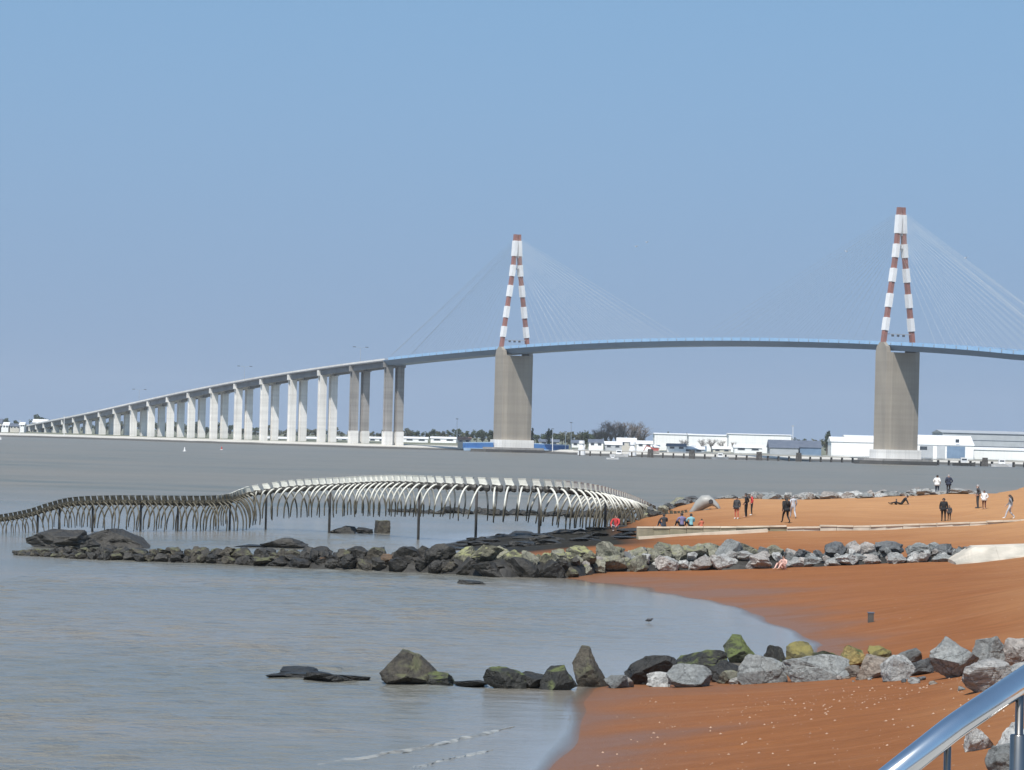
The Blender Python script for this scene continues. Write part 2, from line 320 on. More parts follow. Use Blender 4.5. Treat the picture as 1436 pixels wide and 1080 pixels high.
_K = _phi(np.linalg.norm(_P2[:, None] - _P2[None], axis=2)) + np.eye(_n) * -0.25
_A = np.zeros((_n + 3, _n + 3)); _A[:_n, :_n] = _K; _A[:_n, _n] = 1; _A[:_n, _n + 1:] = _P2; _A[_n, :_n] = 1; _A[_n + 1:, :_n] = _P2.T
_w = np.linalg.solve(_A, np.concatenate([CPa[:, 2], np.zeros(3)]))
def hgt(X, Y):
    X = np.atleast_1d(np.asarray(X, float)); Y = np.atleast_1d(np.asarray(Y, float)); out = np.empty(X.shape)
    q = np.stack([X.ravel(), Y.ravel()], 1) * SCL
    res = np.empty(len(q))
    for i in range(0, len(q), 8000):
        qq = q[i:i + 8000]; k = _phi(np.linalg.norm(qq[:, None] - _P2[None], axis=2))
        res[i:i + 8000] = k @ _w[:_n] + _w[_n] + qq @ _w[_n + 1:]
    res = np.clip(res, -4, 7)
    x, y = X.ravel(), Y.ravel()
    res += 0.035 * np.sin(x * .9 + 1.3 * np.sin(y * .21)) * np.sin(y * .31 + x * .2) * np.clip(res, 0, 1)
    res += 0.03 * (np.sin(x * .55 + 1.5 * np.sin(y * .16)) + .7 * np.sin(y * .33 + x * 1.1) + .5 * np.sin(x * 2.1 - y * .5)) * np.exp(-np.abs(res) / .22)
    return res.reshape(X.shape)
def h1(x, y): return float(hgt([x], [y])[0])
def ground(px, py, lo=55.0, hi=480.0):
    """first point of the ground (or water) seen through this pixel"""
    D = np.arange(lo, hi, 0.5); d = ray(px, py); X = d[0] / d[1] * D; Z = CAM_Z + d[2] / d[1] * D
    g = np.maximum(hgt(X, D), 0.0); i = np.argmax(Z <= g)
    if Z[i] > g[i]: i = len(D) - 1
    return np.array([X[i], D[i], g[i]])

def nonuni(segs):
    out = []
    for a, b, st in segs: out += list(np.arange(a, b, st))
    return np.array(out + [segs[-1][1]])
def grid_obj(name, xs, ys, zf, m, attr=None):
    X, Y = np.meshgrid(xs, ys); Z = zf(X, Y); nx, ny = len(xs), len(ys)
    v = np.stack([X.ravel(), Y.ravel(), Z.ravel()], 1)
    idx = np.arange(nx * ny).reshape(ny, nx)
    q = np.stack([idx[:-1, :-1].ravel(), idx[:-1, 1:].ravel(), idx[1:, 1:].ravel(), idx[1:, :-1].ravel()], 1)
    me = bpy.data.meshes.new(name); me.vertices.add(len(v)); me.vertices.foreach_set('co', v.ravel())
    me.loops.add(q.size); me.loops.foreach_set('vertex_index', q.ravel()); me.polygons.add(len(q))
    me.polygons.foreach_set('loop_start', np.arange(0, q.size, 4)); me.polygons.foreach_set('loop_total', np.full(len(q), 4))
    me.update(calc_edges=True); me.polygons.foreach_set('use_smooth', [True] * len(q)); me.materials.append(m)
    if attr is not None:
        a = me.attributes.new(attr[0], 'FLOAT', 'POINT'); a.data.foreach_set('value', attr[1](X, Y).ravel().astype(np.float32))
    ob = bpy.data.objects.new(name, me); COL.objects.link(ob); ob['kind'] = 'structure'; ORI[ob.name] = np.zeros(3)
    return ob

# sand: wet red-brown low down, paler and drier higher up; shell flecks; mud where the sculpture stands
M = bpy.data.materials.new('sand'); M.use_nodes = True; t = M.node_tree; b = t.nodes['Principled BSDF']; ln = t.links.new
ge = N(t, 'ShaderNodeNewGeometry'); sp = N(t, 'ShaderNodeSeparateXYZ'); ln(ge.outputs['Position'], sp.inputs[0])
def noise_n(scale, detail=5, rough=0.55, vec=None, stretch=None):
    n = N(t, 'ShaderNodeTexNoise'); n.inputs['Scale'].default_value = scale; n.inputs['Detail'].default_value = detail; n.inputs['Roughness'].default_value = rough
    v = vec or ge.outputs['Position']
    if stretch:
        mp = N(t, 'ShaderNodeMapping'); mp.inputs['Scale'].default_value = stretch; ln(v, mp.inputs[0]); v = mp.outputs[0]
    ln(v, n.inputs['Vector']); return n.outputs['Fac']
def mrange(v, a, b2, c=0.0, d=1.0):
    r = N(t, 'ShaderNodeMapRange'); r.inputs[1].default_value = a; r.inputs[2].default_value = b2; r.inputs[3].default_value = c; r.inputs[4].default_value = d
    ln(v, r.inputs[0]); return r.outputs[0]
def madd(v, k, c):
    n = N(t, 'ShaderNodeMath', operation='MULTIPLY_ADD'); ln(v, n.inputs[0]); n.inputs[1].default_value = k
    if isinstance(c, float): n.inputs[2].default_value = c
    else: ln(c, n.inputs[2])
    return n.outputs[0]
def cmix(f, a, b2):
    n = N(t, 'ShaderNodeMix', data_type='RGBA')
    for i, c in ((6, a), (7, b2)):
        if isinstance(c, tuple): n.inputs[i].default_value = (*c, 1)
        else: ln(c, n.inputs[i])
    ln(f, n.inputs[0]); return n.outputs[2]
zz = sp.outputs[2]
zn = madd(noise_n(0.12, 4), 1.6, zz)                       # height with a wobble
dry = mrange(zn, 2.0, 4.1)
base = cmix(dry, (0.31, 0.122, 0.046), (0.50, 0.268, 0.122))
base = cmix(mrange(noise_n(0.5, 8, 0.7, stretch=(0.5, 1.5, 1)), 0.35, 0.7), base, cmix(dry, (0.225, 0.088, 0.035), (0.385, 0.195, 0.092)))
ripple = mrange(noise_n(2.5, 6, 0.7, stretch=(0.35, 1.2, 1)), 0.45, 0.75)
base = cmix(madd(ripple, 0.14, 0.0), base, (0.46, 0.25, 0.13))
stk = mrange(noise_n(0.55, 7, 0.62, stretch=(0.16, 1.6, 1)), 0.56, 0.68)
base = cmix(madd(stk, 0.16, 0.0), base, (0.46, 0.28, 0.17))
drk = mrange(noise_n(0.8, 6, 0.6, stretch=(0.3, 1.3, 1)), 0.58, 0.72)
base = cmix(madd(drk, 0.14, 0.0), base, (0.19, 0.08, 0.036))
damp = mrange(zn, 0.85, 1.25)                              # just above the waterline
base = cmix(damp, (0.215, 0.105, 0.056), base)
vo = N(t, 'ShaderNodeTexVoronoi'); vo.inputs['Scale'].default_value = 1.7; vo.inputs['Randomness'].default_value = 1.0
mp = N(t, 'ShaderNodeMapping'); mp.inputs['Scale'].default_value = (1.0, 0.45, 1); ln(ge.outputs['Position'], mp.inputs[0]); ln(mp.outputs[0], vo.inputs['Vector'])
fl = mrange(vo.outputs['Distance'], 0.045, 0.075, 1.0, 0.0)
fl2 = N(t, 'ShaderNodeMath', operation='MULTIPLY'); ln(fl, fl2.inputs[0]); ln(mrange(noise_n(0.25, 3), 0.42, 0.6), fl2.inputs[1])
base = cmix(fl2.outputs[0], base, (0.62, 0.50, 0.40))
mot = mrange(noise_n(3.2, 8, 0.75), .36, .64)
base = cmix(madd(mot, 0.4, 0.0), base, cmix(dry, (0.225, 0.09, 0.036), (0.41, 0.215, 0.10)))
mudx = mrange(sp.outputs[0], 7.5, 11.0, 1.0, 0.0)          # the mud bank lies left of the low wall
mudy = mrange(sp.outputs[1], 254, 262)
mudf = N(t, 'ShaderNodeMath', operation='MULTIPLY'); ln(mudx, mudf.inputs[0]); ln(mudy, mudf.inputs[1])
base = cmix(mudf.outputs[0], base, cmix(mrange(noise_n(1.2, 6), .35, .65), (0.02, 0.019, 0.016), (0.04, 0.036, 0.028)))
ln(base, b.inputs['Base Color'])
ln(mrange(zn, 0.8, 1.5, 0.38, 0.92), b.inputs['Roughness'])
b.inputs['Specular IOR Level'].default_value = 0.08
bp = N(t, 'ShaderNodeBump'); bp.inputs['Distance'].default_value = 0.13; ln(noise_n(2.0, 9, 0.74, stretch=(0.8, 1.0, 1)), bp.inputs['Height']); ln(bp.outputs[0], b.inputs['Normal'])
SAND = M
grid_obj('beach', nonuni([(-90, -20, 2.0), (-20, 70, 0.8), (70, 130, 3.0)]), nonuni([(14, 60, 2.0), (60, 380, 0.9), (380, 520, 2.5)]), hgt, SAND)

# ------------------------------------------------------------------ water
M = bpy.data.materials.new('water'); M.use_nodes = True; t = M.node_tree; b = t.nodes['Principled BSDF']; ln = t.links.new
ge = N(t, 'ShaderNodeNewGeometry'); sp = N(t, 'ShaderNodeSeparateXYZ'); ln(ge.outputs['Position'], sp.inputs[0])
at = N(t, 'ShaderNodeAttribute', attribute_name='depth'); dep = at.outputs['Fac']
silt = mrange(noise_n(0.010, 4, 0.5, stretch=(0.6, 1.0, 1)), 0.35, 0.65)
wc = cmix(silt, (0.135, 0.145, 0.128), (0.195, 0.178, 0.145))
wc = cmix(mrange(noise_n(0.045, 5, 0.6, stretch=(0.7, 1, 1)), .40, .62), wc, (0.205, 0.187, 0.155))
wc = cmix(mrange(dep, 0.05, 0.55), (0.25, 0.225, 0.19), wc)
ln(wc, b.inputs['Base Color'])
b.inputs['IOR'].default_value = 1.33; ln(mrange(dep, 1.6, 4.6, 0.13, 0.40), b.inputs['Roughness'])
calm = mrange(dep, 0.05, 0.8, 0.05, 1.0)
w1 = noise_n(2.2, 5, 0.6); w2 = noise_n(0.42, 4, 0.55, stretch=(0.4, 1, 1)); w3 = noise_n(6.0, 3, 0.6, stretch=(0.6, 1, 1))
hsum = madd(w2, 2.4, madd(w3, 0.12, w1))
hm = N(t, 'ShaderNodeMath', operation='MULTIPLY'); ln(hsum, hm.inputs[0]); ln(calm, hm.inputs[1])
bp = N(t, 'ShaderNodeBump'); bp.inputs['Distance'].default_value = 0.20; bp.inputs['Strength'].default_value = 1.0; ln(hm.outputs[0], bp.inputs['Height']); ln(bp.outputs[0], b.inputs['Normal'])
tr = N(t, 'ShaderNodeBsdfTransparent'); ms = N(t, 'ShaderNodeMixShader')
ln(mrange(dep, -0.01, 0.06, 0.15, 1.0), ms.inputs[0]); ln(tr.outputs[0], ms.inputs[1]); ln(b.outputs[0], ms.inputs[2]); ln(ms.outputs[0], t.nodes['Material Output'].inputs[0])
WATER = M
def depth(X, Y):
    d = np.full(X.shape, 5.0); k = (X > -88) & (X < 128) & (Y > 16) & (Y < 515); d[k] = -hgt(X[k], Y[k]); return np.clip(d, -1, 5)
_wr = random.Random(9); WAVES = []
for _ in range(34):                                        # a short wind chop, each train with its own length and heading
    wl = _wr.choice([.9, 1.1, 1.4, 1.8, 2.3, 3.0]) * _wr.uniform(.85, 1.15); an = R(-100 + _wr.gauss(0, 38)); WAVES.append((2 * math.pi / wl * math.cos(an), 2 * math.pi / wl * math.sin(an), _wr.uniform(0, 6.28), wl * .0052))
def chop(X, Y):
    z = np.zeros(X.shape); k = (X > -26) & (X < 30) & (Y > 80) & (Y < 330); x, y = X[k], Y[k]
    x = x + .35 * np.sin(y * .7 + 1.1 * np.sin(x * .23)); zz_ = sum(a * np.sin(kx * x + ky * y + p) for kx, ky, p, a in WAVES)
    gust = .65 + .35 * np.sin(x * .19 + 1.7 * np.sin(y * .045)) * np.sin(y * .083 + x * .05)
    z[k] = zz_ * gust * np.clip((-hgt(x, y) - .08) / .6, 0, 1) * np.clip((330 - y) / 80, 0, 1); return z
grid_obj('water', nonuni([(-9000, -1000, 2000), (-1000, -100, 150), (-100, -28, 6), (-28, 16, 0.3), (16, 45, 1.0), (45, 130, 5), (130, 1000, 145), (1000, 9000, 2000)]),
         nonuni([(-200, 14, 40), (14, 80, 5), (80, 245, 0.28), (245, 330, 0.7), (330, 520, 5), (520, 1500, 140), (1500, 3300, 300), (3300, 9000, 1500)]), chop, WATER, ('depth', depth))
# small wave breaking on the bar in the foreground
def wave(pts, hh, name):
    b_ = MB(); n = 80; prof = 9; rnd = random.Random(3)
    P_ = [at_z(px, py, 0.0) for px, py in pts]
    s = np.linspace(0, len(P_) - 1, n); line = np.stack([np.interp(s, range(len(P_)), [p[i] for p in P_]) for i in range(3)], 1)
    vs = []; fs = []
    for i in range(n):
        e = math.sin(math.pi * i / (n - 1)) ** 0.7; a = 0.8 + noise.noise(Vector((i * .09, hh * 9, 0))) * .5
        for k in range(prof):
            u = k / (prof - 1); z = math.exp(-((u - .35) / .2) ** 2) * hh * e * max(.25, a) - 0.012
            vs.append((line[i][0] + 0.1 * noise.noise(Vector((i * .4, k * .5, 1))), line[i][1] - 0.5 + u * 1.5, z))
    for i in range(n - 1):
        for k in range(prof - 1): fs.append((i * prof + k, (i + 1) * prof + k, (i + 1) * prof + k + 1, i * prof + k + 1))
    b_.add(vs, fs); ob = b_.build(name, WAVE, smooth=True); ob['kind'] = 'structure'
WAVE = mat('wave_foam', (0.21, 0.195, 0.16), (0.46, 0.44, 0.38), scale=1.6, rough=0.25, bump=0.03, bscale=9, lohi=(0.42, 0.72), stretch=(0.6, 1.2, 1))
wave([(440, 1072), (520, 1061), (590, 1049), (671, 1031), (730, 1017)], 0.08, 'breaking_wave')
wave([(560, 1081), (629, 1065), (700, 1050)], 0.055, 'breaking_wave')

# ------------------------------------------------------------------ far bank
M = bpy.data.materials.new('far_ground'); M.use_nodes = True; t = M.node_tree; b = t.nodes['Principled BSDF']; ln = t.links.new
ge = N(t, 'ShaderNodeNewGeometry'); sp = N(t, 'ShaderNodeSeparateXYZ'); ln(ge.outputs['Position'], sp.inputs[0])
zf = madd(noise_n(0.03, 4), 1.0, sp.outputs[2])
c = cmix(mrange(zf, 1.5, 2.1), (0.075, 0.07, 0.06), (0.58, 0.55, 0.49))
c = cmix(mrange(zf, 2.9, 3.6), c, cmix(mrange(noise_n(0.02, 6), .4, .6), (0.20, 0.20, 0.14), (0.12, 0.13, 0.08)))
ln(c, b.inputs['Base Color']); b.inputs['Roughness'].default_value = 0.95
FARG = M
SH = [(-1200, 3050), (-600, 3000), (-380, 2960), (-290, 2840), (-230, 2690), (-150, 2545), (-90, 2430), (-40, 2440), (10, 2400), (45, 2150), (120, 2105), (200, 2130), (330, 2150), (700, 2200), (1500, 2200)]
shx = [p[0] for p in SH]; shy = [p[1] for p in SH]
def farh(X, Y):
    d = Y - np.interp(X, shx, shy)
    z = np.interp(d, [-60, -5, 6, 40, 120, 1500, 5000], [-2, -0.4, 0.6, 2.2, 3.3, 5.5, 9])
    return z + 0.3 * np.sin(X * .05 + Y * .02) * np.clip(d / 60, 0, 1)
grid_obj('far_bank', nonuni([(-5000, -700, 430), (-700, 520, 10), (520, 5000, 450)]), nonuni([(2060, 3200, 12), (3200, 9500, 450)]), farh, FARG)
def fpt(px, D):
    """point of the far bank in this column at distance D"""
    p = at_d(px, 612, D); return np.array([p[0], D, float(farh(np.array([p[0]]), np.array([D]))[0])])

# ------------------------------------------------------------------ the bridge
DS = 2.0
X0, Y0, HEAD = 198.0, 1981.0, R(29.2)
pa = []; x, y, s = X0, Y0, 0.0
x -= -math.sin(HEAD) * 320; y += -math.cos(HEAD) * 320; s = -320.0
while s < 404 + 158 + 50.7 * 21:
    h = HEAD if s < 500 else HEAD - 0.000275 * (s - 500)
    pa.append((s, x, y, h)); x -= math.sin(h) * DS; y += math.cos(h) * DS; s += DS
pa = np.array(pa)
TOP = [(-30, 609), (14, 602.7), (42, 597.5), (70, 592), (100, 586), (125, 580.5), (160, 573), (200, 564), (240, 556), (280, 547), (320, 538), (359, 530.5), (400, 524), (440, 517.5), (487, 511), (535, 505), (572, 502),
       (640, 494), (694, 489), (751, 483), (782, 480.5), (840, 477.5), (885, 476.3), (960, 475.5), (1050, 475.0), (1136, 475.7), (1199, 476.4), (1232, 477.6), (1288, 481.2), (1345, 485), (1397, 489), (1436, 492)]
def smooth_z():
    zs = []
    for s, x, y, h in pa:
        px, _ = to_px((x, y, 50)); zs.append(None if px > 1436 or px < -30 else at_d(px, np.interp(px, [a for a, _ in TOP], [b for _, b in TOP]), y)[2])
    zs = np.array([np.nan if z is None else z for z in zs]); S = pa[:, 0]; ok = ~np.isnan(zs)
    k = np.polyfit(S[ok], zs[ok], 9)
    z = np.polyval(k, np.clip(S, S[ok].min(), S[ok].max()))
    lo = S < S[ok].min(); z[lo] = z[lo] + (S[lo] - S[ok].min()) * 0.05
    return z
PZ = smooth_z() - 1.3                                  # roadway level, parapets rise above it
def bp_at(s):
    x = np.interp(s, pa[:, 0], pa[:, 1]); y = np.interp(s, pa[:, 0], pa[:, 2]); h = np.interp(s, pa[:, 0], pa[:, 3]); z = np.interp(s, pa[:, 0], PZ)
    return np.array([x, y, z]), np.array([math.cos(h), math.sin(h), 0.0]), np.array([-math.sin(h), math.cos(h), 0.0])
def frames(a, b_, st): return [(bp_at(s)[0], bp_at(s)[1]) for s in np.linspace(a, b_, max(2, int((b_ - a) / st)))]

BR = thing('cable_stayed_bridge', (X0, Y0, 0), 'long cable-stayed bridge on concrete piers with two red and white pylons crossing the estuary', 'bridge')
E0 = 562.0                                              # blue steel deck ends, concrete approach begins
END = 404 + 158 + 50.7 * 20
sd_ = MB(); sd_.sweep(frames(-316, E0, 8), [(-8.2, 0), (8.2, 0), (8.2, -.5), (5.6, -3.2), (-5.6, -3.2), (-8.2, -.5)]); sd_.build('steel_deck', MT['deck_blue'], BR)
rd = MB(); rd.sweep(frames(-316, END, 12), [(-6.6, .06), (6.6, .06), (6.6, .02), (-6.6, .02)]); rd.build('roadway', MT['asphalt'], BR)
ad_ = MB(); ad_.sweep(frames(E0 + .5, END, 12), [(-7.5, 0), (7.5, 0), (7.5, -.7), (-7.5, -.7)]); ad_.build('concrete_deck', MT['deck_concrete'], BR)
for sg in (-1, 1):
    g = MB(); g.sweep(frames(E0 + .5, END, 12), [(sg * 4.8 - .9, -.705), (sg * 4.8 + .9, -.705), (sg * 4.8 + .9, -4.2), (sg * 4.8 - .9, -4.2)]); g.build('girder', MT['deck_concrete'], BR)
    pr = MB(); pr.sweep(frames(E0 + .5, END, 12), [(sg * 7.1 - .15, .004), (sg * 7.1 + .15, .004), (sg * 7.1 + .15, 1.1), (sg * 7.1 - .15, 1.1)]); pr.build('parapet', MT['concrete_white'], BR)
    for i in range(int((E0 + 300) / 9.5)):
        a = -300 + i * 9.5
        q = MB(); p1, l1, _ = bp_at(a + .45); p2, l2, _ = bp_at(a + 9.05)
        q.bar(p1 + l1 * sg * 8.28 + (0, 0, .52), p2 + l2 * sg * 8.28 + (0, 0, .52), .12, 1.75)
        q.build('parapet_panel', MT['parapet_blue'], BR)
    rl = MB(); rl.sweep(frames(-300, E0, 8), [(sg * 7.15 - .06, .004), (sg * 7.15 + .06, .004), (sg * 7.15 + .06, .9), (sg * 7.15 - .06, .9)]); rl.build('guard_rail', MT['steel_grey'], BR)

def column(parent, c, l, f, z0, z1, m, name='column', w=4.5, d=4.6):
    """I-shaped shaft: two flanges and a recessed web"""
    prof = [(-w / 2, -d / 2), (w / 2, -d / 2), (w / 2, -d / 2 + 1.3), (w / 2 - .9, -d / 2 + 1.3), (w / 2 - .9, d / 2 - 1.3), (w / 2, d / 2 - 1.3), (w / 2, d / 2),
            (-w / 2, d / 2), (-w / 2, d / 2 - 1.3), (-w / 2 + .9, d / 2 - 1.3), (-w / 2 + .9, -d / 2 + 1.3), (-w / 2, -d / 2 + 1.3)]
    q = MB(); q.extrude([(c + l * a + f * b_)[:2] for a, b_ in prof], z0, z1)
    return q.build(name, m, parent)
for n in range(20):
    s = E0 + 50.7 * n; p, l, f = bp_at(s)
    if n == 19: pass
    cb = MB(); cb.box(p + (0, 0, -2.7), (15.2, 2.4, 3.6), (l, f, (0, 0, 1)))
    mm = MT['concrete_grey'] if n < 2 else MT['concrete_white']
    pier = cb.build('pier', mm, BR)
    zt = p[2] - 4.25
    if zt < 2: continue
    for sg in (-1, 1):
        c = p + l * sg * 3.95
        if n < 2:
            column(pier, c, l, f, 11.0, zt, mm)
            column(pier, c, l, f, -2, 11.0, MT['concrete_white'], 'column_base', w=5.2, d=5.4)
        else: column(pier, c, l, f, -2 if n < 6 else 0, zt, mm)
s = -158.0
p, l, f = bp_at(s); cb = MB(); cb.box(p + (0, 0, -4.3), (15.2, 3, 2), (l, f, (0, 0, 1))); pier = cb.build('pier', MT['concrete_grey'], BR)
for sg in (-1, 1): column(pier, p + l * sg * 3.95, l, f, -2, p[2] - 5.3, MT['concrete_grey'])

ztop = {0.0: at_d(1263, 291, 1981)[2], 404.0: at_d(726.5, 329, 2333)[2]}
for s in (0.0, 404.0):
    p, l, f = bp_at(s); base = p * (1, 1, 0); zd = p[2]
    # main pier: concrete slab with a slim pilaster, two shoulders rising beside the deck
    q = MB(); hw, hd = 10.3, 5.0
    q.extrude([(base + l * a + f * b_)[:2] for a, b_ in [(-hw, -hd), (-hw + 3.3, -hd - .7), (hw - 3.3, -hd - .7), (hw, -hd), (hw, hd), (hw - 3.3, hd + .7), (-hw + 3.3, hd + .7), (-hw, hd)]], 5.0, zd - 4.2)
    mp_ = q.build('main_pier', MT['concrete_tan'], BR)
    for sg in (-1, 1):
        q = MB(); c = base + l * sg * (hw - 1.25); zb, zt = zd - 4.2, zd + 1.0
        vs = [c + l * a * w + f * b_ * d + (0, 0, z) for z, w, d in ((zb, 1.25, 5.0), (zd - 1.2, 1.2, 4.2), (zt, 1.15, 1.6)) for a, b_ in ((-1, -1), (1, -1), (1, 1), (-1, 1))]
        q.add(vs, [(3, 2, 1, 0), (8, 9, 10, 11)] + [(k * 4 + i, k * 4 + (i + 1) % 4, k * 4 + 4 + (i + 1) % 4, k * 4 + 4 + i) for k in (0, 1) for i in range(4)])
        q.build('pier_shoulder', MT['concrete_tan'], mp_)
    q = MB(); q.extrude([(base + l * a + f * b_)[:2] for a, b_ in [(-11, -7.5), (11, -7.5), (12, 0), (11, 7.5), (-11, 7.5), (-12, 0)]], 2.9, 7.6); q.build('pile_cap', MT['concrete_white'], mp_)
    # pylon: inverted V of two steel box legs, banded
    zt = ztop[s]; apex = base + (0, 0, zt)
    def leg_pt(sg, z):
        u = (z - zd) / (zt - zd); half = np.interp(u, [0, .15, .32, .5, .68, .87, 1], [9.2, 7.8, 6.1, 4.3, 2.55, 1.5, 1.0]); return base + l * sg * half + (0, 0, z)
    yards = np.linspace(0, 1, 12)
    H = zt - zd; bounds = [-.002, .10, .194, .27, .37, .455, .555, .634, .733, .81, .945, 1.0]
    pyl = None
    for sg in (-1, 1):
        q = MB()
        zs = [zd + H * u for u in np.linspace(-.002, 1, 14)]
        for a, b_ in zip(zs[:-1], zs[1:]): q.bar(leg_pt(sg, a), leg_pt(sg, b_ + .03), 1.9, 2.6, upv=f)
        lg = q.build('pylon_leg', MT['paint_red'], BR)
        for k in range(1, len(bounds) - 1, 2):
            z1, z2 = zd + H * bounds[k], zd + H * bounds[k + 1]
            q = MB(); q.bar(leg_pt(sg, z1), leg_pt(sg, z2), 2.35, 3.5, upv=f); q.build('white_band', MT['paint_white'], lg)
    q = MB()
    for u in (.70, .80, .90, .985): q.box(base + (0, 0, zd + H * u), (2.4, 1.6, .9), (l, f, (0, 0, 1)))
    q.build('cross_tie', MT['steel_grey'], BR)
    q = MB(); zb = zd + H * .075; q.bar(leg_pt(-1, zb), leg_pt(1, zb), .35, .35, upv=(0, 0, 1)); gan = q.build('signal_gantry', MT['steel_grey'], BR)
    for k in (-1, 0, 1):
        q = MB(); q.box(base + l * (k * 3.4) + (0, 0, zb - .75), (1.3, .6, 1.1), (l, f, (0, 0, 1))); q.build('signal_lamp', MT['lamp_dark'], gan)
    # stays
    for sg in (-1, 1):
        for side in (-1, 1):
            for k in range(18):
                ds = 44 + k * 8.4
                if side < 0 and s == 0.0: ds = min(ds, 300)
                pe, le, fe = bp_at(s + side * (ds if side * (1 if s == 0 else -1) > 0 else min(ds, 156)))
                q = MB(); za = zt - 2 - (17 - k) * .95
                q.tube([leg_pt(sg, za), pe + le * sg * 6.9 + (0, 0, .2)], .032, n=4); q.build('stay_cable', MT['cable_grey'], BR)
for s in [613, 815, 1069]:
    p, l, f = bp_at(s); q = MB(); q.tube([p, p + (0, 0, 11)], [.14, .09], n=5)
    for sg in (-1, 1): q.bar(p + (0, 0, 11), p + l * sg * 4.2 + (0, 0, 11.6), .12, .12)
    lp = q.build('street_lamp', MT['steel_grey'], BR)
    for sg in (-1, 1):
        q = MB(); q.box(p + l * sg * 4.5 + (0, 0, 11.6), (1.9, .7, .4), (l, f, (0, 0, 1))); q.build('lamp_head', MT['lamp_dark'], lp)

# pier fenders (ship protection islands) stand in the water around the two main piers
p2, l2, f2 = bp_at(0.0); c = p2 * (1, 1, 0)
FE = thing('pier_fender', c, 'dark stepped fender ring in the water around the right bridge pier', 'fender')
q = MB(); q.extrude([(c + l2 * a + f2 * b_)[:2] for a, b_ in [(-17, -13), (17, -13), (22, 0), (17, 13), (-17, 13), (-22, 0)]], -2, 1.9); q.build('lower_step', MT['fender_dark'], FE)
q = MB(); q.extrude([(c + l2 * a + f2 * b_)[:2] for a, b_ in [(-15.5, -11.5), (15.5, -11.5), (19.5, 0), (15.5, 11.5), (-15.5, 11.5), (-19.5, 0)]], 1.9, 3.0); q.build('upper_step', MT['concrete_grey'], FE)
p1, l1, f1 = bp_at(404.0); c = p1 * (1, 1, 0)
FE = thing('pier_fender', c, 'long fender island with blue barriers around the left bridge pier', 'fender')
q = MB(); q.extrude([(c + l1 * a + f1 * b_)[:2] for a, b_ in [(-24, -11), (24, -11), (30, -3), (24, 9), (-24, 9), (-30, -3)]], -2, 1.7); q.build('lower_step', MT['fender_dark'], FE)
q = MB(); q.extrude([(c + l1 * a + f1 * b_)[:2] for a, b_ in [(-17, -9.5), (17, -9.5), (21, -2), (17, 8), (-17, 8), (-21, -2)]], 1.7, 2.95); q.build('upper_step', MT['concrete_grey'], FE)
for sg, x1 in ((-1, 32), (1, 37)):
    q = MB(); a = c + l1 * sg * 12.5 + f1 * 2; b_ = c + l1 * sg * x1 - f1 * (4 if sg > 0 else -2)
    q.bar(a + (0, 0, 3.9), b_ + (0, 0, 3.3), 3.0, 3.2); q.build('blue_barrier', MT['fender_blue'], FE)
    q = MB(); q.bar(a + f1 * -1.7 + (0, 0, 1.6), b_ + f1 * -1.7 + (0, 0, 1.3), 4.0, 1.6); q.build('barrier_base', MT['fender_paleblue'], FE)
    q = MB(); q.bar(a + (0, 0, 5.8), b_ + (0, 0, 5.2), 2.6, .5); q.build('barrier_rail', MT['fender_paleblue'], FE)

# ------------------------------------------------------------------ far bank buildings, trees, jetty
def hall(px0, px1, ytop, ybot, D, label, cat='building', wall='shed_white', roof='roof_white', gable=0.22, depth=24, name='warehouse', windows=0, doors=0, group=None, ang=0.0, slats=0):
    a = at_d(px0, ytop, D); b_ = at_d(px1, ytop, D); w = b_[0] - a[0]; cx = (a[0] + b_[0]) / 2
    zt = (a[2] + b_[2]) / 2; zb = at_d((px0 + px1) / 2, ybot, D)[2]; zg = float(farh(np.array([cx]), np.array([D]))[0]) - .5
    H = zt - zb; rh = H * gable; T = thing(name, (cx, D, zg), label, cat, group)
    q = MB(); q.box((cx, D + depth / 2, (zg + zt - rh) / 2), (w, depth, zt - rh - zg)); q.build('wall', MT[wall], T)
    q = MB(); e = .5
    if ang == 0:                                         # ridge along the front
        vs = [(cx - w / 2 - e, D - e, zt - rh), (cx + w / 2 + e, D - e, zt - rh), (cx + w / 2 + e, D + depth + e, zt - rh), (cx - w / 2 - e, D + depth + e, zt - rh), (cx - w / 2 - e, D + depth / 2, zt), (cx + w / 2 + e, D + depth / 2, zt)]
        q.add(vs, [(0, 1, 5, 4), (2, 3, 4, 5), (0, 4, 3), (1, 2, 5), (0, 3, 2, 1)])
    else:
        vs = [(cx - w / 2 - e, D - e, zt - rh), (cx + w / 2 + e, D - e, zt - rh), (cx + w / 2 + e, D + depth + e, zt - rh), (cx - w / 2 - e, D + depth + e, zt - rh), (cx, D - e, zt), (cx, D + depth + e, zt)]
        q.add(vs, [(0, 1, 4), (1, 2, 5, 4), (2, 3, 5), (3, 0, 4, 5), (0, 3, 2, 1)])
    q.build('roof', MT[roof], T)
    for k in range(windows):
        x_ = cx - w / 2 + w * (k + .5) / windows; fr = MB(); fr.box((x_, D - .06, zb + H * .5), (w / windows * .55, .1, H * .26)); wn = fr.build('window', MT['shed_grey'], T)
        pn = MB(); pn.box((x_, D - .14, zb + H * .5), (w / windows * .45, .06, H * .2)); pn.build('pane', MT['window_dark'], wn)
    for k in range(doors):
        x_ = cx - w / 2 + w * (k + .5) / doors; d_ = MB(); d_.box((x_, D - .07, zg + H * .28), (min(5, w / doors * .5), .12, H * .5)); d_.build('door', MT['door_blue'], T)
    for k in range(slats):
        d_ = MB(); d_.box((cx, D - .08, zb + H * (.2 + .6 * k / max(1, slats - 1))), (w * .98, .1, .35)); d_.build('cladding_band', MT['roof_slate'], T)
    return T
hall(918, 972, 607.5, 622, 2330, 'long low white warehouse left of the tall white one on the far bank', windows=0, gable=.12)
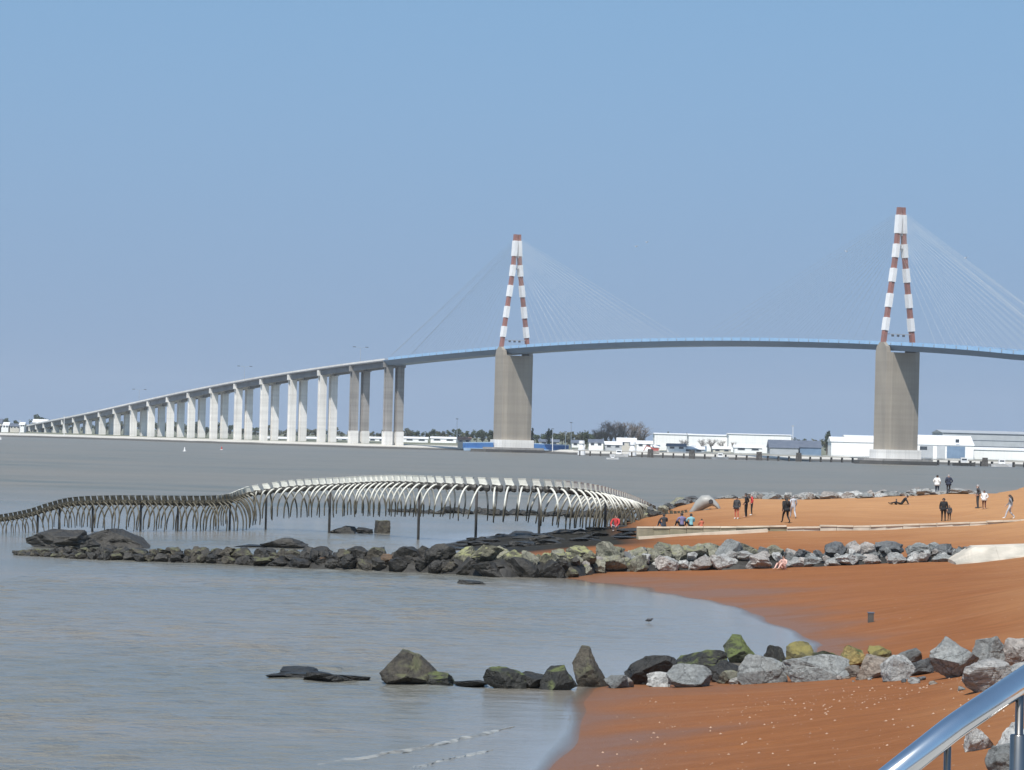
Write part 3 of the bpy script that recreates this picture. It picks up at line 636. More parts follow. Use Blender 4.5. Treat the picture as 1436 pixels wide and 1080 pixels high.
hall(966, 1024, 609, 625, 2290, 'white warehouse with grey doors joining the two long white halls', windows=0, doors=4, gable=.12)
hall(1022, 1110, 608.5, 624, 2270, 'tallest long white warehouse between the bridge piers', windows=0, gable=.08)
hall(1080, 1120, 617, 632, 2200, 'dark slate roofed shed in front of the long white warehouse', wall='shed_grey', roof='roof_slate', gable=.75)
hall(1122, 1152, 618, 632, 2205, 'blue grey roofed shed beside the dark slate shed', wall='door_blue', roof='roof_slate', gable=.7)
hall(1166, 1228, 613, 633, 2230, 'broad white hall with round roof edge left of the right bridge pier', windows=0, gable=.35, doors=0)
hall(1186, 1232, 610.5, 621, 2300, 'upper white hall with dark vents seen behind the broad white hall', windows=4, gable=.3)
T = hall(1280, 1366, 610.5, 643, 2220, 'white gabled hangar with blue door right of the right bridge pier', wall='shed_white', roof='roof_white', gable=.42, windows=0, depth=40)
o3 = ORI[T.name]
for (a, b_, y0, y1, mm, nm) in [(1328, 1353, 626, 643, 'door_blue', 'hangar_door'), (1290, 1308, 625, 643, 'shed_grey', 'grey_panel'), (1314, 1325, 624, 643, 'shed_grey', 'grey_panel'), (1340, 1345, 616, 621, 'window_dark', 'vent'), (1290, 1300, 626, 631, 'window_dark', 'vent')]:
    A = at_d(a, y0, 2219.8); B = at_d(b_, y1, 2219.8); q = MB(); q.box(((A[0] + B[0]) / 2, 2219.78 - .1 * (nm == 'vent'), (A[2] + B[2]) / 2), (B[0] - A[0], .2, A[2] - B[2])); q.build(nm, MT[mm], T)
hall(1322, 1450, 604, 632, 2420, 'very large pale grey hall behind the white gabled hangar', wall='shed_grey', roof='shed_grey', gable=.15, slats=3, depth=60)
hall(1366, 1450, 628, 640, 2240, 'low white flat shed right of the white gabled hangar', gable=.3)
hall(1240, 1282, 615, 640, 2260, 'white shed directly behind the right bridge pier', gable=.3)
rng = random.Random(11)
low = [(642, 660, 613, 624, 'wall_cream', 'roof_tile'), (826, 846, 616, 630, 'shed_white', 'roof_slate'), (848, 872, 619, 633, 'shed_grey', 'roof_white'), (866, 892, 614, 631, 'wall_cream', 'roof_white'),
       (893, 915, 618, 631, 'shed_white', 'roof_white'), (936, 962, 622, 634, 'shed_white', 'roof_slate'), (957, 988, 626, 638, 'shed_grey', 'roof_white'), (1030, 1069, 624, 636, 'shed_white', 'roof_white'),
       (1000, 1025, 626, 637, 'wall_cream', 'roof_white'), (756, 784, 616, 627, 'wall_cream', 'roof_slate'), (802, 822, 617, 629, 'shed_white', 'roof_slate'), (905, 925, 624, 634, 'wall_cream', 'roof_white')]
names = ['cream house with red tiled roof left of the left bridge pier', 'small white quay house with slate roof beside the bare trees', 'grey quay shed with flat pale roof', 'cream quay building below the bare trees',
         'white quay shed right of the bare trees', 'white cabin with dark roof beside the red crane', 'grey shed with pale roof on the jetty side', 'white container-like shed below the tallest white warehouse',
         'cream shed left of the white container-like shed', 'cream house with slate roof right of the left bridge pier', 'white house with slate roof beyond the blue barriers', 'cream shed just left of the red crane']
for (a, b_, y0, y1, w_, r_), nm in zip(low, names):
    hall(a, b_, y0, y1, (2450 if a < 810 else 2200 + rng.uniform(0, 40)), nm, wall=w_, roof=r_, gable=.35, depth=10, windows=2, name='quay_building')
left = [(0, 12, 592, 604, 'shed_white', 'roof_white', 'white building at the far left edge below the dark roofs'), (14, 28, 594, 604, 'wall_cream', 'roof_slate', 'cream house with slate roof at the left bridge end'),
        (27, 34, 592, 602, 'shed_white', 'roof_white', 'small square white house at the left bridge end'), (46, 66, 588, 600, 'wall_cream', 'roof_white', 'wide pale building rising behind the bridge ramp'),
        (-30, 2, 587, 603, 'wall_cream', 'roof_slate', 'large slate roofed house at the far left edge')]
for a, b_, y0, y1, w_, r_, nm in left: hall(a, b_, y0, y1, 3350 if a > 40 else 3180, nm, wall=w_, roof=r_, gable=.4, depth=14, windows=3, name='town_house')
whites = [(375, 412), (428, 446), (466, 488), (516, 542), (566, 600), (604, 640)]
wl = ['first white beach house from the left between the tall approach piers', 'short white beach house between two tall approach piers', 'white beach house left of the grey approach pier',
      'white beach house between the two grey approach piers', 'white beach house right of the last grey approach pier', 'long low white beach house near the left blue barrier']
for (a, b_), nm in zip(whites, wl): hall(a, b_, 612.5, 621.5, 2950, nm, gable=.3, depth=12, windows=2, name='beach_house')

# trees
def crown(b_, c, rx, rz, n, seed, size):
    g = random.Random(seed)
    cl = [(np.array([g.gauss(0, .45) * rx, g.gauss(0, .45) * rx, g.uniform(-.8, .9) * rz]), g.uniform(.3, .55)) for _ in range(11)]
    for i in range(n):
        cc, rr = g.choice(cl); d = np.array([g.gauss(0, 1), g.gauss(0, 1), g.gauss(0, 1)]); d /= np.linalg.norm(d)
        p = np.array(c) + cc * 1 + d * rr * np.array([rx, rx, rz]) * g.uniform(.6, 1)
        a = np.array([g.gauss(0, 1), g.gauss(0, 1), g.gauss(0, 1)]); a /= np.linalg.norm(a); bb = np.cross(a, d); bb /= np.linalg.norm(bb) + 1e-6; s_ = size * g.uniform(.6, 1.3)
        b_.add([p - a * s_, p + bb * s_ * .6, p + a * s_, p - bb * s_ * .6], [(0, 1, 2, 3)])
def make_tree(name, H, kind, seed, label, group):
    T = thing(name, (0, 0, 0), label, 'tree', group); g = random.Random(seed)
    if kind == 'bare':
        q = MB(); q.tube([(0, 0, 0), (0, 0, H * .25), (g.uniform(-.2, .2), 0, H * .5)], [.4, .32, .2], n=6); tk = q.build('trunk', MT['bark'], T)
        br = MB()
        for k in range(26):
            a = g.uniform(0, 6.28); z0 = H * g.uniform(.2, .5); d = np.array([math.cos(a), math.sin(a), 0]); e = d * H * g.uniform(.12, .4) + (0, 0, H * g.uniform(.6, 1)); m1 = d * H * .12 + (0, 0, (z0 + e[2]) / 2)
            br.tube([(0, 0, z0), m1, e], [.14, .09, .03], n=4)
            for j in range(9):
                u = g.uniform(.3, 1); p = (1 - u) * m1 + u * e; br.tube([p, p + np.array([g.gauss(0, 1), g.gauss(0, 1), g.uniform(.2, 1.6)]) * H * .09], [.06, .03], n=3, caps=False)
        br.build('limbs', MT['twig'], T)
    else:
        q = MB(); q.tube([(0, 0, 0), (.1, 0, H * .3), (0, .1, H * .7)], [.35, .28, .1], n=6)
        for k in range(5):
            a = g.uniform(0, 6.28); q.tube([(0, 0, H * .3), (math.cos(a) * H * .18, math.sin(a) * H * .18, H * g.uniform(.5, .75))], [.15, .05], n=4)
        q.build('trunk', MT['bark'], T); q = MB()
        if kind == 'cypress': crown(q, (0, 0, H * .55), H * .14, H * .46, 420, seed, .55)
        else: crown(q, (0, 0, H * .6), H * .42, H * .36, 620, seed, .6)
        q.build('crown', MT['leaf_dark' if kind != 'olive' else 'leaf_olive'], T, fix=False)
    return T
proto = {k: [make_tree({'bare': 'bare_tree', 'cypress': 'cypress_tree'}.get(k, 'broadleaf_tree'), 10, k, sd, lb, gp) for sd in (1, 2, 3)]
         for k, lb, gp in [('bare', 'leafless grey tree in the row of tall bare trees on the far bank', 'tall bare trees on the far bank'),
                           ('dark', 'dark green tree in the treeline along the far bank', 'dark trees along the far bank'),
                           ('olive', 'olive brown early spring tree in the treeline along the far bank', 'olive brown trees along the far bank'),
                           ('cypress', 'narrow dark cypress standing among the sheds on the far bank', 'cypresses on the far bank')]}
used = set()
BASEL = {'dark': 'dark green tree', 'olive': 'olive brown tree', 'bare': 'bare tree', 'cypress': 'cypress'}; BASEL['bare'] = 'leafless grey tree'; BASEL2 = 'leafless grey tree in the middle of the tall bare tree row on the far bank'
GRP = {'bare': 'tall bare trees on the far bank', 'cypress': 'cypresses on the far bank', 'dark': 'single dark trees beside the bridge piers', 'olive': 'small trees before the white warehouses'}
def plant(kind, px, ytop, D, label=None, i=None):
    pr = proto[kind]; i = rng.randrange(3) if i is None else i; p = pr[i]
    g_ = fpt(px, D); H = at_d(px, ytop, D)[2] - g_[2]; H = max(H, 3.0)
    T = p if p.name not in used else copy_tree(p); used.add(p.name); used.add(T.name)
    put(T, g_); s_ = H / 10.0; T['label'] = (BASEL[kind] + label[4:] if label and label.startswith('tree') else label) or BASEL2; T['group'] = ('trees' + label[4:]) if label and label.startswith('tree') else GRP[kind]; T.scale = (s_ * rng.uniform(.85, 1.25), s_, s_); T.rotation_euler = (0, 0, rng.uniform(0, 6.2))
for px, yt in [(838, 602), (849, 594), (857, 592), (865, 592.5), (874, 593), (884, 594), (893, 593), (900, 600)]: plant('bare', px, yt, 2300 + rng.uniform(-15, 15), {838: 'low leafless tree at the left end of the bare tree row', 900: 'low leafless tree at the right end of the bare tree row'}.get(px))
CYP = {745: 'narrow dark cypress touching the left bridge pier on its right', 769: 'narrow dark cypress right of the left bridge pier beside a white mast', 822: 'narrow dark cypress left of the bare trees',
       1160: 'tall narrow cypress left of the broad white hall', 1113: 'narrow cypress behind the slate roofed sheds', 936: 'leftmost of three narrow cypresses by the long low white warehouse', 952: 'middle of three narrow cypresses by the long low white warehouse',
       963: 'rightmost of three narrow cypresses by the long low white warehouse', 1008: 'narrow cypress before the white warehouse with grey doors', 1178: 'short narrow cypress beside the broad white hall'}
for px, yt in [(745, 604), (769, 603), (822, 603), (1160, 606), (1113, 613), (936, 608), (952, 609), (963, 609), (1008, 612), (1178, 612)]: plant('cypress', px, yt, 2345 + rng.uniform(0, 20), CYP[px])
for px in range(560, 700, 9): plant(rng.choice(['dark', 'olive']), px + rng.uniform(-3, 3), rng.uniform(601, 607), 2980 + rng.uniform(0, 60), 'tree of the treeline left of the left bridge pier')
for px in range(380, 560, 10): plant(rng.choice(['dark', 'olive', 'olive']), px + rng.uniform(-3, 3), rng.uniform(599, 606) if px < 480 else rng.uniform(602, 608), 3150 + rng.uniform(0, 80), 'tree of the treeline seen between the tallest approach piers')
for px in range(250, 380, 9): plant(rng.choice(['dark', 'dark', 'olive']), px + rng.uniform(-3, 3), rng.uniform(592, 600), 3250 + rng.uniform(0, 80), 'tree of the treeline seen between the middle approach piers')
for px in range(150, 250, 9): plant(rng.choice(['dark', 'dark', 'olive']), px + rng.uniform(-3, 3), rng.uniform(589, 596), 3500 + rng.uniform(0, 80), 'tree of the treeline behind the short approach piers')
for px in range(70, 150, 9): plant('dark', px + rng.uniform(-3, 3), rng.uniform(594, 598), 3700 + rng.uniform(0, 60), 'tree behind the far left end of the bridge')
for px, yt in [(52, 582), (58, 584), (8, 587), (22, 590), (64, 587)]: plant('dark', px, yt, 3420, 'tree above the houses at the left bridge end')
for px in range(755, 850, 8): plant(rng.choice(['dark', 'olive']), px + rng.uniform(-3, 3), rng.uniform(604, 610), 2480 + rng.uniform(0, 40), 'tree of the treeline between left bridge pier and bare trees')
for px in range(905, 1240, 15): plant(rng.choice(['dark', 'olive']), px + rng.uniform(-5, 5), rng.uniform(612, 617), 2420 + rng.uniform(0, 40), 'tree behind the white warehouses')
for px in [540, 688, 815]: plant('dark', px, 604, 2560, {540: 'dark tree standing alone right of the grey approach piers', 688: 'dark tree just left of the left bridge pier', 815: 'dark tree standing above the right end of the blue barrier'}[px])
for px, yt in [(960, 617), (985, 616), (998, 616), (1012, 618), (1030, 620)]: plant('bare', px, yt, 2235, 'small tree before the white warehouses')

for pr in proto.values():
    for p in pr:
        if p.name not in used:
            for ch in list(p.children): bpy.data.objects.remove(ch)
            bpy.data.objects.remove(p)

# masts on the far bank
def mast(px, y0, y1, D, label, name='light_mast'):
    a = at_d(px, y1, D); b_ = at_d(px, y0, D); T = thing(name, a, label, 'mast'); q = MB(); q.tube([a - (0, 0, 3), b_], [.3, .16], n=6); q.build('pole', MT['paint_white'], T)
    q = MB(); q.box(b_ + (0, 0, .2), (1.6, .5, .5)); q.build('lamp_head', MT['steel_grey'], T)
for a in [(641, 588, 614, 2440, 'thin white mast left of the left bridge pier'), (775, 602, 628, 2330, 'white mast just right of the left bridge pier'), (801, 593, 626, 2330, 'tall white mast beyond the blue barrier'),
          (793, 606, 626, 2335, 'short white mast beside the tall white mast'), (1112, 598, 634, 2260, 'thin pale mast in front of the slate roofed sheds'), (28, 590, 606, 2980, 'pole at the left bridge ramp'), (90, 584, 610, 2950, 'pole beside the far approach piers')]: mast(*a)

# quay beacons: white tapered towers
for px, y0, y1, lb in [(815.5, 618, 633, 'white quay beacon at the right end of the blue barrier'), (887, 620, 634, 'white quay beacon right of the grey quay shed')]:
    a = at_d(px, y1, 2120); b_ = at_d(px, y0, 2120); T = thing('quay_beacon', a, lb, 'beacon'); q = MB()
    H = b_[2] - a[2]; q.tube([a - (0, 0, 2), a + (0, 0, H * .1), a + (0, 0, H * .7), a + (0, 0, H * .72), a + (0, 0, H)], [2.2, 2.2, 1.1, 1.7, 1.5], n=10); q.build('tower', MT['paint_white'], T)
# jetty on piles along the quay
J0, J1 = at_z(808, 637, 0), None
A = np.array([at_d(806, 630, 2090)[0], 2090.0, 2.9]); B = np.array([at_d(1460, 630, 2040)[0], 2040.0, 2.9])
JT = thing('jetty', (A + B) / 2 * (1, 1, 0), 'long low jetty on dark piles running along the far bank', 'jetty')
q = MB(); q.bar(A, B, 7, .55); q.build('deck', MT['jetty_deck'], JT)
q = MB(); q.bar(A + (0, -3.5, .75), B + (0, -3.5, .75), .12, .2); q.build('handrail', MT['steel_grey'], JT)
for k in range(44):
    u = (k + .5) / 44; c = A + (B - A) * u; q = MB()
    for dy in (-2.6, 2.6): q.tube([c + (0, dy, -5), c + (0, dy, -.3)], .38, n=6)
    q.build('pile', MT['timber_dark'], JT)
for i, u in enumerate([.165, .255, .40, .485, .69, .88]):
    c = A + (B - A) * u + np.array([0, -5.6, 0]); q = MB()
    for dx in (-1.5, -.5, .5, 1.5): q.tube([c + (dx, 0, -5), c + (dx * .7, 0, 1.7)], .42, n=6)
    T = q.build('mooring_dolphin', MT['timber_dark'], None, origin=c)
    tag(T, ['dark pile cluster left of the red crane', 'dark pile cluster right of the red crane', 'dark pile cluster under the dark slate sheds', 'dark pile cluster under the long white warehouse', 'dark pile cluster left of the right bridge pier', 'dark pile cluster near the right edge of the far jetty'][[0, 1, 3, 2, 4, 5][i]], 'piles', 'pile clusters along the far jetty')
# red crane on the quay
c = at_d(918, 637, 2080); T = thing('quay_crane', c, 'small red crane on the jetty on the far bank', 'crane')
q = MB(); q.box(c + (0, 0, 2.4), (4.2, 2.6, 1.6)); q.build('cab', MT['red_machine'], T)
q = MB(); q.box(c + (0, 0, .9), (5.0, 3.0, 1.2)); q.build('undercarriage', MT['timber_dark'], T)
q = MB(); q.bar(c + (-.5, 0, 3), c + (-4.5, 0, 4.6), .5, .5); q.bar(c + (-4.5, 0, 4.6), c + (-6, 0, 1.6), .4, .4); q.build('boom', MT['red_machine'], T)
# boats and buoys
def boat(px, py, Ln, label, hull, cabin=True, D=None):
    c = at_d(px, py, D) if D else at_z(px, py, 0.0); c[2] = 0
    T = thing('moored_boat', c, label, 'boat'); q = MB(); h_ = Ln * .13
    st = [(-.5, .14, .0), (-.2, .18, 0), (.2, .17, .0), (.4, .1, .03), (.5, .01, .06)]
    vs = []
    for x_, w_, z_ in st: vs += [c + (x_ * Ln, -w_ * Ln, h_ + z_ * Ln), c + (x_ * Ln, -w_ * Ln * .6, -.3), c + (x_ * Ln, w_ * Ln * .6, -.3), c + (x_ * Ln, w_ * Ln, h_ + z_ * Ln)]
    fs = [(3, 2, 1, 0), (16, 17, 18, 19)]
    for i in range(4):
        for k in range(4): fs.append((i * 4 + k, i * 4 + (k + 1) % 4, (i + 1) * 4 + (k + 1) % 4, (i + 1) * 4 + k))
    q.add(vs, fs); q.build('hull', MT[hull], T)
    if cabin:
        q = MB(); q.bar(c + (-.15 * Ln, 0, h_ + .13 * Ln), c + (.15 * Ln, 0, h_ + .13 * Ln), .2 * Ln, .22 * Ln); q.build('cabin', MT['paint_white'], T)
        q = MB(); q.box(c + (0, -.1 * Ln - .03, h_ + .15 * Ln), (.22 * Ln, .04, .07 * Ln)); q.build('window', MT['window_dark'], T)
boat(1352, 648, 12, 'small boat with dark hull moored right of the right bridge pier', 'timber_dark', D=2030)
boat(859, 641, 5.5, 'small white boat on the water below the quay beacon', 'paint_white', D=1750)
boat(1405, 645, 11, 'white boat moored at the right end of the far jetty', 'paint_white', D=2034)
boat(868, 634, 10, 'white boat lying along the quay below the bare trees', 'paint_white', D=2080)
boat(1010, 638, 9, 'grey boat at the jetty left of the slate sheds', 'steel_grey', D=2064)
def buoy(px, py, s_, label, cone, D):
    c = at_d(px, py, D); c[2] = 0; T = thing('buoy', c, label, 'buoy'); q = MB(); q.tube([c - (0, 0, .3 * s_), c + (0, 0, .2 * s_), c + (0, 0, .35 * s_)], [.8 * s_, .9 * s_, .55 * s_], n=10); q.build('float', MT['buoy_white'], T)
    q = MB(); q.tube([c + (0, 0, .35 * s_), c + (0, 0, 1.6 * s_), c + (0, 0, 2.0 * s_)], [.45 * s_, .25 * s_, .05 * s_], n=8); q.build('top_mark', MT[cone], T)
buoy(259, 628, .85, 'small white buoy left of the red topped buoy in front of the approach piers', 'buoy_white', 1500)
buoy(311, 626, .8, 'red topped buoy in front of the approach piers', 'buoy_red', 1700)
buoy(1, 617, .9, 'white buoy at the left edge near the far shore', 'buoy_white', 2300)

# ------------------------------------------------------------------ stones
gr = random.Random(21)
def rock_mesh(seed, sub=3, planes=9, rough=.05, peak=0.0, flat=False):
    g = random.Random(seed); b_ = bmesh.new(); bmesh.ops.create_icosphere(b_, subdivisions=sub, radius=1)
    st = Vector((g.uniform(.8, 1.25), g.uniform(.8, 1.2), g.uniform(.7, 1)))
    pl = []
    for _ in range(planes):
        n = Vector((g.gauss(0, 1), g.gauss(0, 1), g.gauss(0, .8))).normalized(); pl.append((n, g.uniform(.40, .72)))
    off = Vector((seed * 3.7, seed * 1.3, seed * .7)); strat = Vector((g.uniform(-.5, .5), g.uniform(-.5, .5), 1)).normalized()
    for v in b_.verts:
        p = v.co.copy()
        for n, d in pl:
            k = p.dot(n) - d
            if k > 0: p -= n * k
        q_ = p * 1.7 + off
        dsp = noise.fractal(q_, .9, 2.0, 5) * rough * 2
        if sub >= 4:
            dsp += (noise.ridged_multi_fractal(q_ * 1.3, .9, 2.1, 5, 1.0, 2.0) - 1.2) * rough * .55
            w_ = noise.voronoi(q_ * 1.15)[0]; dsp -= max(0.0, .10 - (w_[1] - w_[0])) * rough * 9
            dsp += math.sin(q_.dot(strat) * 9 + 2 * noise.noise(q_)) * rough * .18
        p += p.normalized() * dsp
        p = Vector((p.x * st.x, p.y * st.y, p.z * st.z))
        if peak:
            k = max(0.05, 1 - peak * max(0, (p.z + .6)) / 1.4); p.x *= k; p.y *= k
        v.co = p
    co = np.array([v.co for v in b_.verts]); lo, hi = co.min(0), co.max(0)
    zlo = lo[2] + (hi[2] - lo[2]) * .12
    for v in b_.verts:
        v.co = Vector(((v.co.x - (lo[0] + hi[0]) / 2) / (hi[0] - lo[0]), (v.co.y - (lo[1] + hi[1]) / 2) / (hi[1] - lo[1]), (v.co.z - zlo) / (hi[2] - zlo)))
    me = bpy.data.meshes.new('boulder'); b_.to_mesh(me); b_.free()
    me.polygons.foreach_set('use_smooth', [True] * len(me.polygons)); me.set_sharp_from_angle(angle=R(16))
    return me
ROCKV = [rock_mesh(100 + i, 4, 13 + i % 6, .05) for i in range(18)]
def rock_at(name, me, m, c, size, rz=0.0, parent=None):
    me2 = me
    ob = bpy.data.objects.new(name, me2); COL.objects.link(ob)
    if len(me2.materials) == 0: me2.materials.append(None)
    ob.material_slots[0].link = 'OBJECT'; ob.material_slots[0].material = m
    if parent is not None: ob.parent = parent; ob.location = tuple(np.array(c) - ORI[parent.name])
    else: ob.location = tuple(c)
    ob.scale = size; ob.rotation_euler = (0, 0, rz); ORI[ob.name] = np.array(c, float); return ob

def px_rock(x0, y0, x1, y1, m, label, seed, peak=0.0, dk=.8, g=None, name='boulder', rz=0, sub=5, planes=17, rough=.034, cat='rock'):
    gp = ground((x0 + x1) / 2, y1); D = gp[1]; w = (x1 - x0) * D / F; hh = (y1 - y0) * D / F; d = max(w * dk, .5 * hh)
    me = rock_mesh(seed, sub, planes, rough, peak); sink = (.2 if gp[2] < .1 else .08) * hh
    yy = D + d * .32
    ob = rock_at(name, me, RM[m], (gp[0] * yy / D, yy, gp[2] - sink), (w * 1.12, d, hh * 1.04 + sink * 1.1), 0); tag(ob, label, cat, g); return ob
FG = [
 (878, 921, 945, 961, 'black', 'black wet block at the water edge, first large one right of the algae peak', 1, 0, .8),
 (946, 914, 1018, 956, 'blackmoss', 'long black slab with green tinge behind the pale grey boulders', 2, 0, .7),
 (1016, 893, 1063, 930, 'green', 'bright green algae topped boulder highest in the foreground rock line', 3, .3, .9),
 (908, 944, 939, 964, 'pale', 'small pale boulder in front of the black wet block', 4, 0, .9),
 (937, 933, 995, 964, 'grey', 'rounded grey boulder in front of the long black slab', 5, 0, .8),
 (990, 928, 1044, 957, 'black', 'dark boulder sunk between the grey boulders below the bright green one', 6, 0, .7),
 (1007, 941, 1040, 959, 'olivegrey', 'small olive grey boulder at the foot of the dark one', 7, 0, .8),
 (1022, 950, 1041, 960, 'pale', 'tiny whitish stone lying before the olive grey boulder', 8, 0, .9),
 (1036, 920, 1100, 959, 'grey', 'big grey boulder left of the pale slab with a sharp right edge', 9, .1, .8),
 (1072, 907, 1107, 947, 'blackmoss', 'dark green black boulder standing behind the big grey one', 10, .3, .9),
 (1102, 902, 1139, 946, 'olive', 'pointed olive yellow boulder between dark rock and pale slab', 62, .15, .9),
 (1134, 914, 1178, 936, 'green', 'dark green boulder behind the pale slab', 13, 0, .8),
 (1100, 920, 1186, 956, 'grey', 'long pale grey slab leaning up to the right', 27, .25, .6),
 (1175, 907, 1217, 937, 'ochre', 'ochre yellow boulder with dark green left face', 15, .15, .8),
 (1217, 907, 1251, 928, 'olive', 'low olive boulder half hidden behind the grey brown one', 16, 0, .8),
 (1185, 934, 1207, 950, 'brown', 'small brown stone between the pale slab and the grey brown boulder', 17, 0, .8),
 (1202, 920, 1250, 952, 'brown', 'grey brown boulder with dark hollow under its left end', 18, 0, .8),
 (1237, 921, 1281, 955, 'pale', 'almost white boulder with ragged top beside the grey brown one', 19, .15, .8),
 (1248, 910, 1290, 934, 'grey', 'flat grey boulder behind the almost white one', 20, 0, .8),
 (1274, 924, 1311, 947, 'slate', 'dark slate wedge left of the largest grey boulder', 21, .3, .8),
 (1306, 897, 1369, 952, 'grey', 'largest grey boulder in the foreground rock line', 22, .1, .75),
 (1358, 894, 1414, 934, 'grey', 'grey boulder standing behind the banded pale one', 23, .15, .8),
 (1408, 897, 1450, 931, 'pinkish', 'pinkish grey boulder at the right photo edge', 24, 0, .8),
 (1352, 927, 1420, 970, 'stripe', 'pale banded boulder just above the steel handrail', 25, .1, .8),
 (1410, 929, 1450, 952, 'pale', 'small pale stone right of the banded boulder', 26, 0, .8),
 (536, 916, 611, 961, 'mud', 'brown cone shaped rock standing alone in the shallows', 30, .6, .9),
 (590, 943, 635, 962, 'blackmoss', 'low dark rock at the right foot of the cone shaped rock', 31, 0, .8),
 (680, 938, 735, 967, 'blackmoss', 'jagged black rock in the shallows left of the peak', 32, .5, .8),
 (728, 944, 772, 966, 'black', 'low black rock between two jagged ones in the shallows', 33, 0, .8),
 (759, 935, 808, 968, 'blackmoss', 'dark olive rock with a small tip beside the peak', 34, .5, .8),
 (804, 910, 850, 964, 'mud', 'tall dark rock peak with green top at the sand edge', 3, .35, .75),
 (848, 948, 880, 965, 'grey', 'small grey stone right of the tall dark peak', 36, 0, .8),
 (866, 949, 888, 964, 'pinkish', 'small pinkish stone touching the black wet block', 37, 0, .8),
 (396, 937, 446, 946, 'black', 'flat black rock barely above water, rearmost of the four flat ones', 38, 0, .8),
 (376, 944, 432, 952, 'black', 'flat black rock barely above water, leftmost of the four flat ones', 39, 0, .7),
 (428, 943, 490, 956, 'black', 'flat black rock barely above water, largest of the four flat ones', 40, 0, .7),
 (466, 947, 517, 955, 'black', 'flat black rock barely above water, rightmost of the four flat ones', 41, 0, .7),
 (638, 955, 682, 963, 'black', 'flat dark rock awash just left of the jagged black rock', 42, 0, .7),
 (643, 814, 679, 820, 'black', 'lone flat dark rock in the water below the groyne', 43, 0, .8),
 (1354, 1021, 1392, 1053, 'pale', 'pale stone on the sand seen under the handrail', 44, .2, .9),
 (1383, 1048, 1440, 1092, 'grey', 'grey stone behind the thick handrail post', 45, 0, .9),
 (1400, 1015, 1445, 1052, 'pale', 'pale rough stone right of the handrail post', 46, .1, .9),
 (40, 744, 135, 769, 'muddark', 'left half of the big dark seaweed rock below the skeleton tail', 47, .5, .9),
 (100, 743, 206, 768, 'muddark', 'right half of the big dark seaweed rock below the skeleton tail', 48, .35, .9),
 (368, 755, 434, 769, 'muddark', 'low dark rock between seaweed rock and groyne', 49, .4, .8),
 (330, 764, 372, 768, 'black', 'thin dark rock awash left of the low dark rock', 50, 0, .8),
 (463, 738, 498, 748, 'muddark', 'small dark mound in the water left of the square block', 51, .3, .9),
 (498, 740, 522, 748, 'muddark', 'smaller dark mound touching the square block', 52, .3, .9),
]
for x0, y0, x1, y1, m_, lb, sd_, pk, dk in FG:
    px_rock(x0, y0, x1, y1, m_, lb, sd_, pk, dk)
for i in range(34):
    px = gr.uniform(985, 1436); c = ground(px, gr.uniform(944, 960) if px < 1340 else gr.uniform(950, 975)); w_ = gr.choice([.12, .16, .22, .3, .4])
    ob = rock_at('small_stone', gr.choice(ROCKV), RM[gr.choice(['pale', 'pinkish', 'grey', 'brown', 'slate'])], c - (0, 0, .02), (w_, w_ * .8, w_ * gr.uniform(.4, .7)), gr.uniform(0, 6))
    tag(ob, 'small loose stone on the sand along the foreground rock line', 'stone', 'small loose stones along the foreground rocks')
# square weedy block in the water with a stump on it
gp = ground(536, 748); w = 20 * gp[1] / F; hh = 20 * gp[1] / F
b_ = bmesh.new(); bmesh.ops.create_cube(b_, size=1); bmesh.ops.subdivide_edges(b_, edges=b_.edges, cuts=9, use_grid_fill=True)
for v in b_.verts:
    p = v.co.copy(); k = 1 - .10 * (p.z + .5); r_ = max(abs(p.x), abs(p.y)); v.co = Vector((p.x * w * k, p.y * w * k, (p.z + .42) * hh)) * 1.0 + Vector(p).normalized() * (.10 * noise.fractal(p * 3, .9, 2, 5) - .16 * max(0, p.length - .62))
me = bpy.data.meshes.new('concrete_block'); b_.to_mesh(me); b_.free(); me.polygons.foreach_set('use_smooth', [True] * len(me.polygons)); me.set_sharp_from_angle(angle=R(25)); me.materials.append(RM['mud'])
ob = bpy.data.objects.new('concrete_block', me); COL.objects.link(ob); ob.location = (gp[0], gp[1] + .5, -.05); ob.rotation_euler = (0, 0, .25); tag(ob, 'square weedy block standing in the water under the skeleton', 'block')
# far dark reef behind the skeleton
RF = thing('rock_reef', ground(640, 716), 'long thin dark reef in the water behind the skeleton', 'reef')
for k in range(26):
    px = 552 + k * 13; D = 405 + rng.uniform(-4, 4); c = at_d(px, 715, D); c[2] = -.15
    hh = (np.interp(px, [552, 600, 640, 760, 880], [.35, .5, .7, .6, .9])) * rng.uniform(.8, 1.2) + .15
    rock_at('stone', rng.choice(ROCKV), RM['muddark'], c, (1.5, 1.5, hh), rng.uniform(0, 6), RF)

